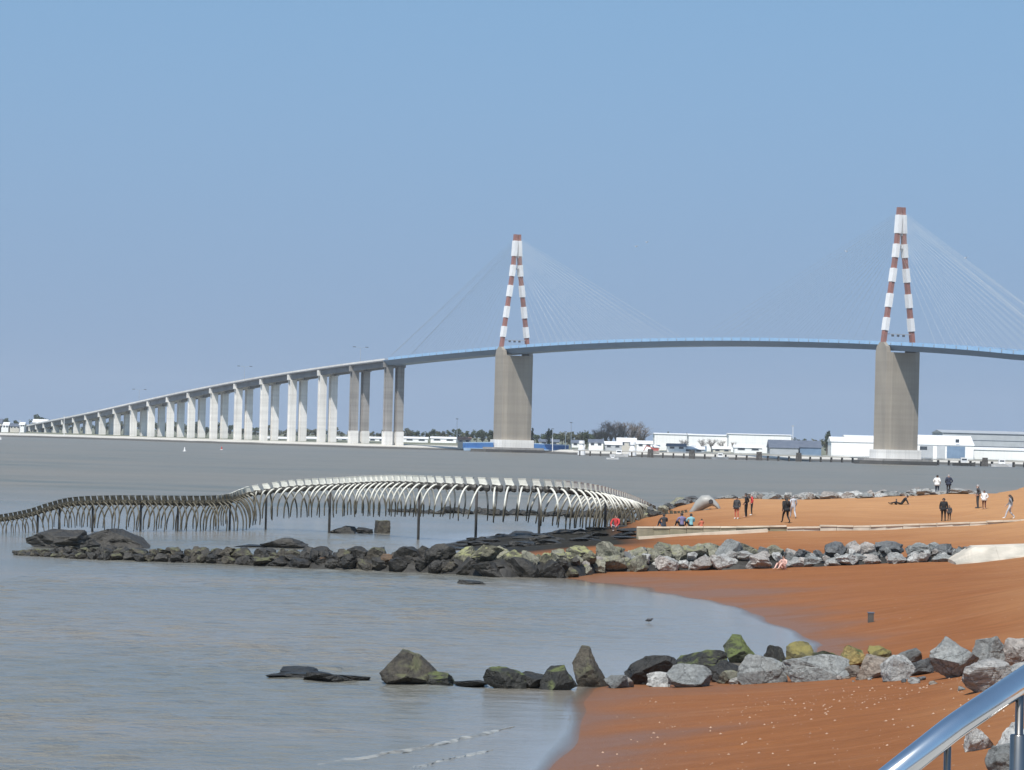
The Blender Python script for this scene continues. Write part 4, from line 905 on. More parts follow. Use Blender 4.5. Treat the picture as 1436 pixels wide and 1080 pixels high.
# stone groyne across the middle distance
gc = at_z(700, 800, 0); GR = thing('stone_groyne', (gc[0], gc[1], 0), 'long low groyne of piled stones, dark and weedy left, pale grey right', 'groyne')
TK = [(20, 773, 779), (80, 769, 782), (120, 766, 785), (300, 768, 791), (450, 765, 798), (600, 765, 804), (700, 760, 810), (800, 764, 811), (850, 762, 803), (900, 758, 802), (1000, 758, 800), (1080, 757, 798),
      (1100, 764, 797), (1160, 766, 795), (1190, 757, 793), (1280, 757, 790), (1345, 763, 788), (1372, 768, 788)]
tx = [a for a, _, _ in TK]
def groyne_mat(px, row, g):
    if px < 420: return g.choice(['mud', 'mud', 'muddark', 'muddark'])
    if px < 640: return g.choice(['muddark', 'mud', 'rust' if not row and g.random() < .35 else 'muddark', 'muddark'])
    if px < 815: return g.choice(['weedtop', 'weedtop', 'olivegrey']) if row else g.choice(['muddark', 'black', 'muddark', 'mud'])
    if px < 960: return g.choice(['weedtop', 'olivegrey', 'olivegrey', 'slate']) if row else g.choice(['olivegrey', 'pale', 'pinkish'])
    if px < 1090: return g.choice(['olivegrey', 'slate', 'olivegrey', 'grey']) if row else g.choice(['pale', 'pinkish', 'pale'])
    return g.choice(['slate', 'grey', 'slate', 'pinkish']) if row else g.choice(['pale', 'grey', 'pale', 'pinkish'])
core = MB(); cv = []; nC = 90
for i in range(nC):
    px = 25 + (1340 - 25) * i / (nC - 1); yt, yb = np.interp(px, tx, [a for _, a, _ in TK]), np.interp(px, tx, [a for _, _, a in TK])
    g0 = ground(px, yb); hh = (yb - yt) * g0[1] / F * (.50 if px < 820 else .42 if px < 1090 else .24)
    for dy, z in ((-.2, -.6), (.5, hh * .45), (1.6, hh), (3.2, hh * .9), (4.6, -.8)): cv.append((g0[0], g0[1] + dy, g0[2] + z + .1 * gr.uniform(-1, 1)))
core.add(cv, [(i * 5 + k, (i + 1) * 5 + k, (i + 1) * 5 + k + 1, i * 5 + k + 1) for i in range(nC - 1) for k in range(4)]); core.build('rubble_core', MT['weed'], GR, smooth=True)
for row in (0, 1, 2, 3):
    px = 22.0
    while px < 1372:
        yt, yb = np.interp(px, tx, [a for _, a, _ in TK]), np.interp(px, tx, [a for _, _, a in TK]); th = yb - yt
        wpx = gr.choice([.5, .6, .7, .8, .95, 1.1, 1.3]) * (th * .62 + 5) * (1.05 if px < 820 else .95)
        g0 = ground(px, yb); k = g0[1] / F
        if row == 0: dy, zb, hh = .45, 0, th * k * gr.uniform(.42, .6)
        elif row == 1: dy, zb, hh = 1.5, th * k * .32, th * k * gr.uniform(.45, .72)
        elif row == 3: dy, zb, hh = .85, th * k * gr.uniform(.1, .4), th * k * .3; wpx *= .66
        else: dy, zb, hh = 2.6, th * k * .35, th * k * gr.uniform(.40, .66)
        if row == 0 and 1095 < px: hh *= .8
        hh = min(hh, wpx * k * gr.uniform(.75, 1.0))
        if not (row == 1 and 1095 < px < 1172 and gr.random() < .6):
            rz = gr.uniform(-.7, .7)
            rock_at('stone', gr.choice(ROCKV), RM[groyne_mat(px, row % 3, gr)], (g0[0] * (g0[1] + dy) / g0[1], g0[1] + dy, g0[2] - .06 + zb), (wpx * k * 1.15, wpx * k * gr.uniform(.8, 1.1), hh + .08), rz, GR)
        px += wpx * gr.uniform(.8, 1.0) * (1.25 if row == 3 else 1.0)

SW = thing('seaweed_rocks', ground(760, 752), 'dark seaweed covered rocks on the mud bank under the skeleton', 'rocks')
for i in range(70):
    px = gr.uniform(640, 892); D = gr.uniform(272, 318); c = at_d(px, 750, D); z_ = h1(c[0], c[1])
    if z_ < .02: continue
    w_ = gr.uniform(.6, 2.4); rock_at('stone', gr.choice(ROCKV), RM[gr.choice(['muddark', 'black', 'muddark'])], (c[0], c[1], z_ - .06), (w_, w_ * .8, gr.uniform(.15, .4)), gr.uniform(-.6, .6), SW)
# rocky edge along the far side of the beach
def crest(px, lo=290.0, hi=400.0):
    """point of the beach that forms its skyline against the water in this column"""
    D = np.arange(lo, hi, 1.0); d = ray(px, 700); X = d[0] / d[1] * D; Z = np.maximum(hgt(X, D), 0)
    i = int(np.argmax((Z - CAM_Z) / D)); return np.array([X[i], D[i], Z[i]])
def edge(name, pts, n, mats, label, wr, hr, seed):
    g = random.Random(seed); T = thing(name, crest(pts[0][0]), label, 'rocks')
    for i in range(n):
        u = i / max(1, n - 1) * (len(pts) - 1); k = min(int(u), len(pts) - 2); f_ = u - k
        px = pts[k][0] * (1 - f_) + pts[k + 1][0] * f_ + g.uniform(-3, 3); py = pts[k][1] * (1 - f_) + pts[k + 1][1] * f_ + g.uniform(-1, 1)
        c = crest(px) + np.array([0, g.uniform(-2.0, .8), 0]); w_ = g.uniform(*wr); rock_at('stone', g.choice(ROCKV), RM[g.choice(mats)], c - (0, 0, .1), (w_, w_ * .8, g.uniform(*hr)), g.uniform(-.5, .5), T)
edge('rock_edge', [(1062, 698), (1130, 698), (1200, 694), (1260, 694), (1300, 690)], 46, ['pale', 'grey', 'pale', 'pinkish'], 'row of pale rocks edging the far side of the sand', (.6, 1.9), (.35, .8), 5)
edge('rock_edge', [(1290, 691), (1320, 690), (1362, 688)], 12, ['pale', 'pinkish'], 'pale flat rocks under the couple looking at the estuary', (1.2, 2.6), (.3, .6), 6)
edge('rock_edge', [(903, 705), (930, 707), (975, 703)], 17, ['slate', 'muddark', 'slate', 'olivegrey'], 'dark rocks behind the skeleton neck', (.8, 2.0), (.45, .95), 7)
edge('rock_edge', [(1006, 699), (1035, 697), (1060, 698)], 8, ['slate', 'grey', 'pale'], 'low grey rocks behind the three standing people', (.7, 1.6), (.25, .5), 8)

# low wall across the sand and pale ramp
WD = 270.0
wx0, wx1 = at_d(893, 740, WD)[0], at_d(1500, 735, WD)[0]
LW = thing('low_wall', (wx0, WD, h1(wx0, WD)), 'low stone wall across the sand fading into a pale kerb on the right', 'wall')
pts = [(893, 738.5), (960, 738.5), (1062, 738), (1140, 736.5), (1205, 737), (1300, 734), (1436, 729), (1500, 727)]
zs = [at_d(a, b_, WD)[2] for a, b_ in pts]; xs_ = [at_d(a, b_, WD)[0] for a, b_ in pts]
nB = 26
for i in range(nB):
    xa = wx0 + (wx1 - wx0) * i / nB; xb = wx0 + (wx1 - wx0) * (i + 1) / nB - .02
    za, zb = np.interp(xa, xs_, zs), np.interp(xb, xs_, zs); jz = gr.uniform(-.03, .03)
    if i in (9, 10): jz -= .12
    q = MB(); q.bar((xa, WD + gr.uniform(-.04, .04), za - .85 + jz), (xb, WD + gr.uniform(-.04, .04), zb - .85 + jz), .45, 1.5); q.build('wall_block', MT['wall_stone' if i < 9 else 'ramp_pale'], LW)
    q = MB(); q.bar((xa, WD + gr.uniform(-.04, .04), za - .05 + jz), (xb, WD + gr.uniform(-.04, .04), zb - .05 + jz), .62, .10); q.build('coping_stone', MT['wall_cap'], LW)
q = MB(); q.bar((wx0 + .1, WD - .75, h1(wx0, WD) + .06), (at_d(1075, 750, WD)[0], WD - .75, h1(at_d(1075, 750, WD)[0], WD - .7) + .08), .9, .28); q.build('footing', MT['wall_cap'], LW)
rx0, rx1 = at_d(1338, 775, 226)[0], at_d(1520, 772, 226)[0]
RP = thing('concrete_ramp', (rx0, 226, h1(rx0, 226)), 'pale concrete ramp emerging from the right end of the groyne', 'ramp')
for i in range(3):
    xa = rx0 + (rx1 - rx0) * i / 3; xb = rx0 + (rx1 - rx0) * (i + 1) / 3 - .01; n = 14; vs = []
    for k in range(n):
        x_ = xa + (xb - xa) * k / (n - 1); z_ = np.interp(x_, [rx0, rx1], [at_d(1325, 768, 226)[2], at_d(1520, 762, 226)[2]]); g_ = h1(x_, 224.8); z_ = min(z_, h1(x_, 228) + .22 + max(0, x_ - rx0) * .5)
        vs += [(x_, 224.7 + .25 * noise.noise(Vector((x_, 0, 3))), g_ - .4), (x_, 224.9 + .25 * noise.noise(Vector((x_, 0, 5))), g_ + .08), (x_, 227.0, z_ - .02 + .04 * noise.noise(Vector((x_ * 2, 1, 5)))), (x_, 229.5, z_), (x_, 229.6, z_ - 1.2)]
    q = MB(); q.add(vs, [(k * 5 + a, k * 5 + (a + 1) % 5, k * 5 + 5 + (a + 1) % 5, k * 5 + 5 + a) for k in range(n - 1) for a in range(5)] + [(0, 1, 2, 3, 4), tuple((n - 1) * 5 + a for a in (4, 3, 2, 1, 0))]); q.build('slab', MT['ramp_pale'], RP)
# small square post stub on the sand, bird
c = ground(1221, 873); T = thing('post_stump', c, 'short dark square post stump alone on the sand', 'post')
q = MB(); q.box(c + (0, 0, .15), (.24, .24, .5)); q.build('post', MT['timber_dark'], T); q = MB(); q.box(c + (0, 0, .42), (.29, .29, .05)); q.build('cap', MT['roof_slate'], T)
c = ground(910, 875); T = thing('wading_bird', c, 'tiny dark bird on the wet sand edge', 'bird')
q = MB(); q.tube([c + (-.16, 0, .12), c + (-.05, 0, .16), c + (.08, 0, .16), c + (.14, 0, .22), c + (.2, 0, .21)], [.02, .07, .06, .035, .01], n=7); q.build('body', MT['cloth_charcoal'], T)
q = MB(); [q.tube([c + (0, dy, .12), c + (0, dy, -.03)], .008, n=4) for dy in (-.03, .03)]; q.build('legs', MT['timber_dark'], T)
# pebbles and shells
PB = MB(); pr_ = random.Random(4)
for _ in range(620):
    px, py = pr_.uniform(830, 1436), pr_.uniform(945, 1078)
    if pr_.random() < .4: px, py = pr_.uniform(1040, 1436), pr_.gauss(962, 16)
    d = ray(px, py)
    if py < 945 or py > 1079: continue
    D = 7.0 * F / (py - 625); c = np.array([d[0] / d[1] * D, D, 0])
    PB.v.append(c)
pc = np.array(PB.v); pz = hgt(pc[:, 0], pc[:, 1]); PB = MB()
for c, z in zip(pc, pz):
    if z < .12: continue
    s_ = pr_.choice([.012, .016, .02, .03, .05]); a = pr_.uniform(0, 6.28); e1 = np.array([math.cos(a), math.sin(a), 0]); e2 = np.array([-e1[1], e1[0], 0]); k = np.array([c[0], c[1], z])
    PB.add([k + e1 * s_, k + e2 * s_ * .7, k - e1 * s_, k - e2 * s_ * .7, k + (0, 0, s_ * .7), k - (0, 0, s_ * .3)], [(0, 1, 4), (1, 2, 4), (2, 3, 4), (3, 0, 4), (1, 0, 5), (2, 1, 5), (3, 2, 5), (0, 3, 5)])
P('shell', (0.44, 0.30, 0.21), (0.28, 0.17, 0.11), scale=3, rough=0.8)
pb = PB.build('pebbles', MT['shell']); tag(pb, 'scattered shells and pebbles on the red sand', 'pebbles', None, 'stuff')

# ------------------------------------------------------------------ skeleton sculpture
def tide_mat(name, clean, algae, lo, hi, rough=.5):
    """painted metal, fouled by algae up to the tide line"""
    global t, ln, ge, sp
    M = bpy.data.materials.new(name); M.use_nodes = True; t = M.node_tree; b = t.nodes['Principled BSDF']; ln = t.links.new
    ge = N(t, 'ShaderNodeNewGeometry'); sp = N(t, 'ShaderNodeSeparateXYZ'); ln(ge.outputs['Position'], sp.inputs[0])
    zf = madd(noise_n(1.3, 5), 1.0, sp.outputs[2])
    al = cmix(mrange(noise_n(3.0, 5), .35, .65), algae, tuple(x * .45 for x in algae))
    ln(cmix(mrange(zf, lo + .5, hi + .5), al, cmix(mrange(noise_n(2, 4), .4, .7), clean, tuple(x * .82 for x in clean))), b.inputs['Base Color']); b.inputs['Roughness'].default_value = rough
    return M
BONE = tide_mat('bone_metal', (0.70, 0.69, 0.61), (0.12, 0.105, 0.07), 2.7, 3.25)
SPINE = tide_mat('spine_metal', (0.095, 0.09, 0.08), (0.085, 0.075, 0.05), 2.9, 3.3)
POST = tide_mat('post_steel', (0.10, 0.09, 0.085), (0.045, 0.042, 0.036), 2.2, 2.7)
SK = [(-60, 736, 286), (0, 729, 289), (40, 722, 292), (70, 713, 294), (100, 706.5, 296.5), (150, 704.5, 300), (200, 704.5, 303.5), (250, 705, 307), (290, 705, 310), (318, 703, 313), (335, 697, 317),
      (352, 692, 319), (380, 688, 319), (410, 685, 317.5), (440, 683.5, 315.5), (480, 681.5, 312), (515, 679.5, 308), (540, 678.5, 305), (565, 678.5, 302.5), (600, 680, 299.5), (650, 682, 297), (700, 684, 296), (750, 685, 296), (790, 687, 297.5),
      (820, 690, 300), (845, 694, 303.5), (865, 699, 308), (880, 703, 312), (894, 708, 316), (908, 714, 319), (922, 719, 320.5), (938, 722, 320), (952, 722.5, 319), (966, 719, 318)]
P3 = np.array([at_d(*a) for a in SK])
# Catmull-Rom resample by arc length
def catmull(Pn, per=24):
    out = []
    for i in range(len(Pn) - 1):
        p0, p1, p2, p3 = Pn[max(i - 1, 0)], Pn[i], Pn[i + 1], Pn[min(i + 2, len(Pn) - 1)]
        for k in range(per):
            u = k / per; out.append(.5 * ((2 * p1) + (-p0 + p2) * u + (2 * p0 - 5 * p1 + 4 * p2 - p3) * u * u + (-p0 + 3 * p1 - 3 * p2 + p3) * u ** 3))
    return np.array(out + [Pn[-1]])
CV = catmull(P3); AL = np.concatenate([[0], np.cumsum(np.linalg.norm(np.diff(CV, axis=0), axis=1))])
def cv_at(s): return np.array([np.interp(s, AL, CV[:, i]) for i in range(3)])
SKEL = thing('skeleton_sculpture', (P3[20][0], P3[20][1], 0), 'long metal serpent skeleton arching out of the water, skull resting on the sand', 'sculpture')
# prototypes in local frame: x along the body, y lateral, z up (unit = one vertebra)
def proto_mesh(name, fn, m, smooth=False):
    q = MB(); fn(q); ob = q.build(name, m, None, smooth=smooth); me = ob.data; bpy.data.objects.remove(ob); return me
def vert_fn(q):
    q.tube([(-.48, 0, -.05), (-.32, 0, -.05), (0, 0, -.05), (.32, 0, -.05), (.48, 0, -.05)], [.25, .34, .24, .34, .25], n=8)
    for sg in (-1, 1):
        q.bar((0, sg * .12, .02), (-.1, sg * .55, -.02), .30, .12, w2=.16); q.bar((.1, sg * .1, .16), (-.35, sg * .3, .22), .12, .10)
def spinous_fn(q):
    vs = []
    for (x0_, x1_, z, w_) in ((-.38, .36, .16, .14), (-.42, .27, .34, .11), (-.53, .11, .68, .10), (-.58, .13, .82, .13)):
        vs += [(x0_, -w_, z), (x1_, -w_, z), (x1_, w_, z), (x0_, w_, z)]
    q.add(vs, [(3, 2, 1, 0), (12, 13, 14, 15)] + [(k * 4 + i, k * 4 + (i + 1) % 4, k * 4 + 4 + (i + 1) % 4, k * 4 + 4 + i) for k in range(3) for i in range(4)])
def rib_fn(sg):
    def f_(q):
        n = 10; pts = []
        for i in range(n):
            u = i / (n - 1); a = u * 1.75
            pts.append((-.12 - .28 * u, sg * (.30 + 1.15 * math.sin(min(a, 1.57)) - .10 * max(0, u - .75) * 2), .04 - 2.55 * u ** 1.45 + .12 * math.sin(u * 3.1)))
        q.tube(pts, [.085] + [.075] * 5 + [.07, .065, .055, .04], n=6)
    return f_
VM = proto_mesh('vertebra', vert_fn, SPINE); SM = proto_mesh('spinous_plate', spinous_fn, BONE); RL = {sg: proto_mesh('rib', rib_fn(sg), BONE, True) for sg in (-1, 1)}
s = .2; Lall = AL[-1]; k = 0
o_sk = ORI[SKEL.name]; rib_r = random.Random(2)
while s < Lall - .2:
    p = cv_at(s); a = cv_at(max(0, s - .4)); b_ = cv_at(min(Lall, s + .4)); tg = (b_ - a); tg /= np.linalg.norm(tg); lat = np.cross(np.array([0, 0, 1.0]), tg); lat /= np.linalg.norm(lat); upv = np.cross(tg, lat)
    px, _ = to_px(p)
    sc_ = np.interp(px, [-60, 60, 140, 330, 440, 560, 700, 830, 900, 966], [.42, .55, .66, .72, .90, .85, .92, .86, .70, .34]); rib_s = np.interp(px, [-60, 60, 140, 330, 420, 560, 700, 830, 905, 930, 966], [.45, .62, .82, .95, .98, 1.0, 1.04, 1.16, 1.15, .5, .25])
    if px < 330: rib_s = min(rib_s, (p[2] + .25) / 2.5)
    Mx = Matrix(((tg[0] * sc_, lat[0] * sc_, upv[0] * sc_), (tg[1] * sc_, lat[1] * sc_, upv[1] * sc_), (tg[2] * sc_, lat[2] * sc_, upv[2] * sc_))).to_4x4()
    vb = bpy.data.objects.new('vertebra', VM); COL.objects.link(vb); vb.parent = SKEL
    vb.matrix_local = Matrix.Translation(Vector(p - o_sk)) @ Mx
    sp_ = bpy.data.objects.new('spinous_plate', SM); COL.objects.link(sp_); sp_.parent = vb
    for sg in (-1, 1):
        rb = bpy.data.objects.new('rib', RL[sg]); COL.objects.link(rb); rb.parent = vb
        kk = rib_s / sc_; rb.scale = (kk, kk, kk * rib_r.uniform(.94, 1.05)); rb.rotation_euler = (rib_r.uniform(-.05, .05), rib_r.uniform(-.13, .13), rib_r.uniform(-.16, .16))
        if tg[2] != 0: rb.rotation_euler[1] += math.asin(tg[2]) * .0
    s += 1.14 * sc_; k += 1
for px, yb in [(53, 746), (84, 746), (131, 747), (198, 746), (250, 748), (323, 746), (374, 745), (463, 745), (588, 769), (669, 751), (758, 748), (850, 742)]:
    i = int(np.argmin([abs(to_px(c)[0] - px) for c in CV])); c = CV[i]; q = MB(); q.tube([(c[0], c[1], min(-.4, h1(c[0], c[1]) - .3)), (c[0], c[1], c[2] - .05)], .09 if px < 400 else .105, n=8); q.build('support_post', POST, SKEL)
# skull, turned towards the right, mouth open
hp = P3[-1] - np.array([0.1, 0, 0.45]); SKM = tide_mat('skull_metal', (0.34, 0.34, 0.32), (0.10, 0.09, 0.07), 1.2, 2.3)
hx = np.array([.96, -.28, 0]); hy = np.array([.28, .96, 0])
S_ = 1.05
def H3(x_, y_, z_): return hp + hx * x_ * S_ + hy * y_ * S_ + np.array([0, 0, z_ * S_])
def loft(q, secs, n=14):
    vs = []; fs = []
    for x_, z_, wy, wz, tilt in secs:
        for k in range(n):
            a = 2 * math.pi * k / n; dz = math.sin(a) * wz; vs.append(H3(x_ - dz * tilt, math.cos(a) * wy, z_ + dz))
    for i in range(len(secs) - 1):
        for k in range(n): fs.append((i * n + k, i * n + (k + 1) % n, (i + 1) * n + (k + 1) % n, (i + 1) * n + k))
    fs += [tuple(range(n)), tuple((len(secs) - 1) * n + k for k in range(n))]; q.add(vs, fs)
q = MB(); loft(q, [(.0, .15, .22, .18, 0), (.45, .55, .42, .30, .3), (.85, 1.0, .55, .42, .4), (1.35, 1.35, .58, .48, .5), (1.8, 1.45, .50, .42, .3), (2.15, 1.25, .40, .28, .1), (2.45, .98, .30, .22, 0), (2.62, .72, .18, .18, 0)]); SKL = q.build('skull', SKM, SKEL, smooth=True)
for sg in (-1, 1):
    q = MB(); c = H3(1.95, sg * .42, 1.35); q.tube([c, c + hy * sg * .1], [.2, .17], n=10); q.build('eye_socket', MT['cloth_charcoal'], SKL)
    q = MB(); q.tube([H3(.4, sg * .34, .35), H3(1.0, sg * .5, .5), H3(1.7, sg * .45, .72), H3(2.3, sg * .25, .62)], [.10, .09, .09, .07], n=7); q.build('cheek_bone', SPINE, SKL, smooth=True)
    q = MB(); q.tube([H3(2.5, sg * .14, .72), H3(2.42, sg * .14, .42), H3(2.28, sg * .13, .18), H3(2.2, sg * .12, .0)], [.10, .08, .05, .01], n=7); q.build('fang', SPINE, SKL, smooth=True)
    q = MB(); q.tube([H3(.3, sg * .36, .25), H3(.55, sg * .42, -.25), H3(1.1, sg * .42, -.62), H3(1.7, sg * .30, -.80), H3(2.1, sg * .12, -.72), H3(2.2, 0, -.55)], [.09, .13, .13, .12, .10, .06], n=7); q.build('lower_jaw', SPINE, SKL, smooth=True)

# ------------------------------------------------------------------ people
def grow(verts, edges, rad, root=0, sub=1):
    me = bpy.data.meshes.new('body'); me.from_pydata(verts, edges, []); ob = bpy.data.objects.new('body', me); COL.objects.link(ob)
    md = ob.modifiers.new('skin', 'SKIN'); md.use_smooth_shade = True
    for i, r_ in enumerate(rad):
        sv = me.skin_vertices[0].data[i]; sv.radius = r_ if isinstance(r_, tuple) else (r_, r_); sv.use_root = (i == root)
    sb = ob.modifiers.new('sub', 'SUBSURF'); sb.levels = sub; sb.render_levels = sub
    dg = bpy.context.evaluated_depsgraph_get(); m2 = bpy.data.meshes.new_from_object(ob.evaluated_get(dg)); bpy.data.objects.remove(ob); bpy.data.meshes.remove(me); return m2
PEOPLE = {}
def person(px, py, hpx, label, yaw, topc, botc, hair='hair_dark', shoe='cloth_shoe', pose='stand', coat=0.0, skirt=False, D=None, long_hair=False, hood=False, skin_legs=False, group=None, z=None):
    if D is None and py < 700: D = crest(px)[1] - 1.5
    g0 = ground(px, py) if D is None else at_d(px, py, D)
    if D is not None: g0[2] = h1(g0[0], g0[1]) if z is None else z
    hreal = hpx * g0[1] / F; full = {'sit': 1.0, 'lie': .75, 'crouch': 1.15, 'bend': 1.6}.get(pose, 1.75); S = hreal / full
    T = thing('person', g0, label, 'person', group)
    J = {'pel': (0, 0, .95), 'sp': (0, .0, 1.14), 'ch': (0, -.01, 1.36), 'nk': (0, .0, 1.52), 'hd': (0, .03, 1.63), 'tp': (0, .02, 1.715), 'ns': (0, .125, 1.625)}
    for sg, n_ in ((-1, 'l'), (1, 'r')):
        J['sh' + n_] = (sg * .19, 0, 1.44); J['el' + n_] = (sg * .25, -.03, 1.16); J['wr' + n_] = (sg * .25, .06, .92); J['pa' + n_] = (sg * .25, .09, .85)
        J['hp' + n_] = (sg * .095, 0, .90); J['kn' + n_] = (sg * .105, .02, .50); J['an' + n_] = (sg * .11, -.02, .09); J['to' + n_] = (sg * .125, .16, .035)
    def shift(keys, d):
        for k_ in keys: J[k_] = tuple(a + b for a, b in zip(J[k_], d))
    upper = ['sp', 'ch', 'nk', 'hd', 'tp', 'ns', 'shl', 'ell', 'wrl', 'pal', 'shr', 'elr', 'wrr', 'par']
    if pose == 'walk':
        J['knl'] = (-.10, .20, .52); J['anl'] = (-.10, .30, .12); J['tol'] = (-.10, .47, .07); J['knr'] = (.10, -.02, .50); J['anr'] = (.10, -.32, .16); J['tor'] = (.10, -.19, .04)
        J['ell'] = (-.25, -.12, 1.18); J['wrl'] = (-.24, -.10, .93); J['pal'] = (-.24, -.08, .86); J['elr'] = (.25, .05, 1.16); J['wrr'] = (.24, .22, .97); J['par'] = (.23, .28, .92)
    elif pose in ('sit', 'lie'):
        dz = -.83; J = {k_: (v[0], v[1], v[2] + dz) for k_, v in J.items()}
        for sg, n_ in ((-1, 'l'), (1, 'r')):
            J['kn' + n_] = (sg * .15, .40, .42); J['an' + n_] = (sg * .13, .66, .08); J['to' + n_] = (sg * .14, .82, .05)
            J['el' + n_] = (sg * .27, .12, .37); J['wr' + n_] = (sg * .14, .34, .44); J['pa' + n_] = (sg * .09, .40, .46)
        if pose == 'lie':
            for sg, n_ in ((-1, 'l'), (1, 'r')): J['kn' + n_] = (sg * .14, .44, .20); J['an' + n_] = (sg * .13, .84, .09); J['to' + n_] = (sg * .15, .95, .16)
            for k_ in upper:
                x_, y_, z_ = J[k_]; y2, z2 = y_, z_ - .12; an = .65; J[k_] = (x_, y2 * math.cos(an) - z2 * math.sin(an), y2 * math.sin(an) + z2 * math.cos(an) + .12)
            for sg, n_ in ((-1, 'l'), (1, 'r')): J['el' + n_] = (sg * .30, -.45, .22); J['wr' + n_] = (sg * .32, -.50, .06); J['pa' + n_] = (sg * .33, -.58, .04)
    elif pose == 'bend':
        for k_ in upper:
            x_, y_, z_ = J[k_]; z2 = z_ - .95; an = -.75; J[k_] = (x_, y_ * math.cos(an) - z2 * math.sin(an), y_ * math.sin(an) + z2 * math.cos(an) + .95)
        for sg, n_ in ((-1, 'l'), (1, 'r')): J['el' + n_] = (sg * .22, .42, .98); J['wr' + n_] = (sg * .16, .48, .76); J['pa' + n_] = (sg * .14, .50, .70)
    elif pose == 'crouch':
        dz = -.62; J = {k_: (v[0], v[1] + (.08 if k_ in upper else 0), v[2] + dz) for k_, v in J.items()}
        for sg, n_ in ((-1, 'l'), (1, 'r')): J['kn' + n_] = (sg * .17, .36, .44); J['an' + n_] = (sg * .13, .05, .09); J['to' + n_] = (sg * .14, .22, .04); J['el' + n_] = (sg * .26, .26, .56); J['wr' + n_] = (sg * .16, .45, .36); J['pa' + n_] = (sg * .14, .5, .30)
    elif pose == 'pockets':
        for sg, n_ in ((-1, 'l'), (1, 'r')): J['el' + n_] = (sg * .31, -.09, 1.17); J['wr' + n_] = (sg * .22, .08, 1.02); J['pa' + n_] = (sg * .18, .13, .98)
    elif pose == 'raise':
        J['elr'] = (.34, .10, 1.52); J['wrr'] = (.30, .18, 1.76); J['par'] = (.29, .2, 1.84)
    c_ = coat
    rad = {'pel': (.145 + c_, .115 + c_), 'sp': (.125 + c_, .10 + c_), 'ch': (.155 + c_, .115 + c_), 'nk': .058 + c_ * .3, 'hd': (.080, .098), 'tp': (.055, .062), 'ns': .02,
           'sh': .07 + c_ * .6, 'el': .05 + c_ * .5, 'wr': .034 + c_ * .3, 'pa': .034, 'hp': .095 + c_ * .3, 'kn': .062, 'an': .043, 'to': .036}
    if skirt: rad['hp'] = .13; rad['pel'] = (.17, .14)
    keys = list(J); ix = {k_: i for i, k_ in enumerate(keys)}
    E_ = [('pel', 'sp'), ('sp', 'ch'), ('ch', 'nk'), ('nk', 'hd'), ('hd', 'tp'), ('hd', 'ns')]
    for n_ in 'lr': E_ += [('ch', 'sh' + n_), ('sh' + n_, 'el' + n_), ('el' + n_, 'wr' + n_), ('wr' + n_, 'pa' + n_), ('pel', 'hp' + n_), ('hp' + n_, 'kn' + n_), ('kn' + n_, 'an' + n_), ('an' + n_, 'to' + n_)]
    V_ = [J[k_] for k_ in keys]; ED = [(ix[a], ix[b]) for a, b in E_]; RD = [rad.get(k_, rad.get(k_[:2])) for k_ in keys]
    for n_ in 'lr':                                     # five fingers rooted in the palm
        p_ = np.array(J['pa' + n_]); w_ = np.array(J['wr' + n_]); d = p_ - w_; d = d / np.linalg.norm(d); sd2 = np.cross(d, (1, 0, 0)); sd2 = sd2 / (np.linalg.norm(sd2) + 1e-9); sg = -1 if n_ == 'l' else 1
        for fi, (o_, ln_) in enumerate(((-.030, .062), (-.010, .078), (.010, .082), (.030, .072))):
            a_ = p_ + sd2 * o_ + d * .02; m_ = a_ + d * ln_ * .55; e_ = m_ + d * ln_ * .4 + np.array([-sg * .018, 0, 0]); i0 = len(V_)
            V_ += [tuple(a_), tuple(m_), tuple(e_)]; ED += [(ix['pa' + n_], i0), (i0, i0 + 1), (i0 + 1, i0 + 2)]; RD += [.011, .010, .008]
        a_ = w_ + (p_ - w_) * .5 + sd2 * .045; e_ = a_ + d * .055 + sd2 * .02; i0 = len(V_); V_ += [tuple(a_), tuple(e_)]; ED += [(ix['pa' + n_], i0), (i0, i0 + 1)]; RD += [.013, .010]
    me = grow([tuple(v) for v in V_], ED, RD, 0, 1)
    # clothes by nearest bone
    seg = []
    for a, b in E_:
        reg = 0
        if a in ('hd',) or b in ('hd',): reg = 2
        elif a[:2] == 'wr': reg = 2
        elif a[:2] == 'hp' or (a == 'pel' and b[:2] == 'hp'): reg = 1
        elif a[:2] == 'kn': reg = 2 if skin_legs else 1
        elif a[:2] == 'an': reg = 3
        seg.append((np.array(J[a]), np.array(J[b]), reg))
    mats = [MT[topc], MT[botc], MT['skin'], MT[shoe]]
    for m_ in mats: me.materials.append(m_)
    co = np.empty(len(me.polygons) * 3); me.polygons.foreach_get('center', co); co = co.reshape(-1, 3)
    ds = []
    for a, b, reg in seg:
        ab = b - a; tt = np.clip(((co - a) @ ab) / (ab @ ab), 0, 1); ds.append(np.linalg.norm(co - (a + tt[:, None] * ab), axis=1))
    idx = np.argmin(np.array(ds), 0); me.polygons.foreach_set('material_index', [seg[i][2] for i in idx])
    me.polygons.foreach_set('use_smooth', [True] * len(me.polygons))
    def child(name, me_or_mb, m_, parent=T):
        if isinstance(me_or_mb, MB):
            ob = me_or_mb.build(name, m_, None, smooth=True)
        else: ob = bpy.data.objects.new(name, me_or_mb); COL.objects.link(ob)
        ob.parent = parent; ob.location = (0, 0, 0); return ob
    bd = child('body', me, None)
    # hair (or hood) as a cap over the skull, features on the face
    hd = np.array(J['hd']); q = MB(); vs = []; fs = []; n1, n2 = 7, 12; big = 1.18 if hood else 1.0
    fw_ = np.array(J['ns']) - hd; fw_ = fw_ / np.linalg.norm(fw_); upw = np.array(J['tp']) - np.array(J['nk']); upw = upw / np.linalg.norm(upw); sdw = np.cross(fw_, upw); sdw /= np.linalg.norm(sdw)
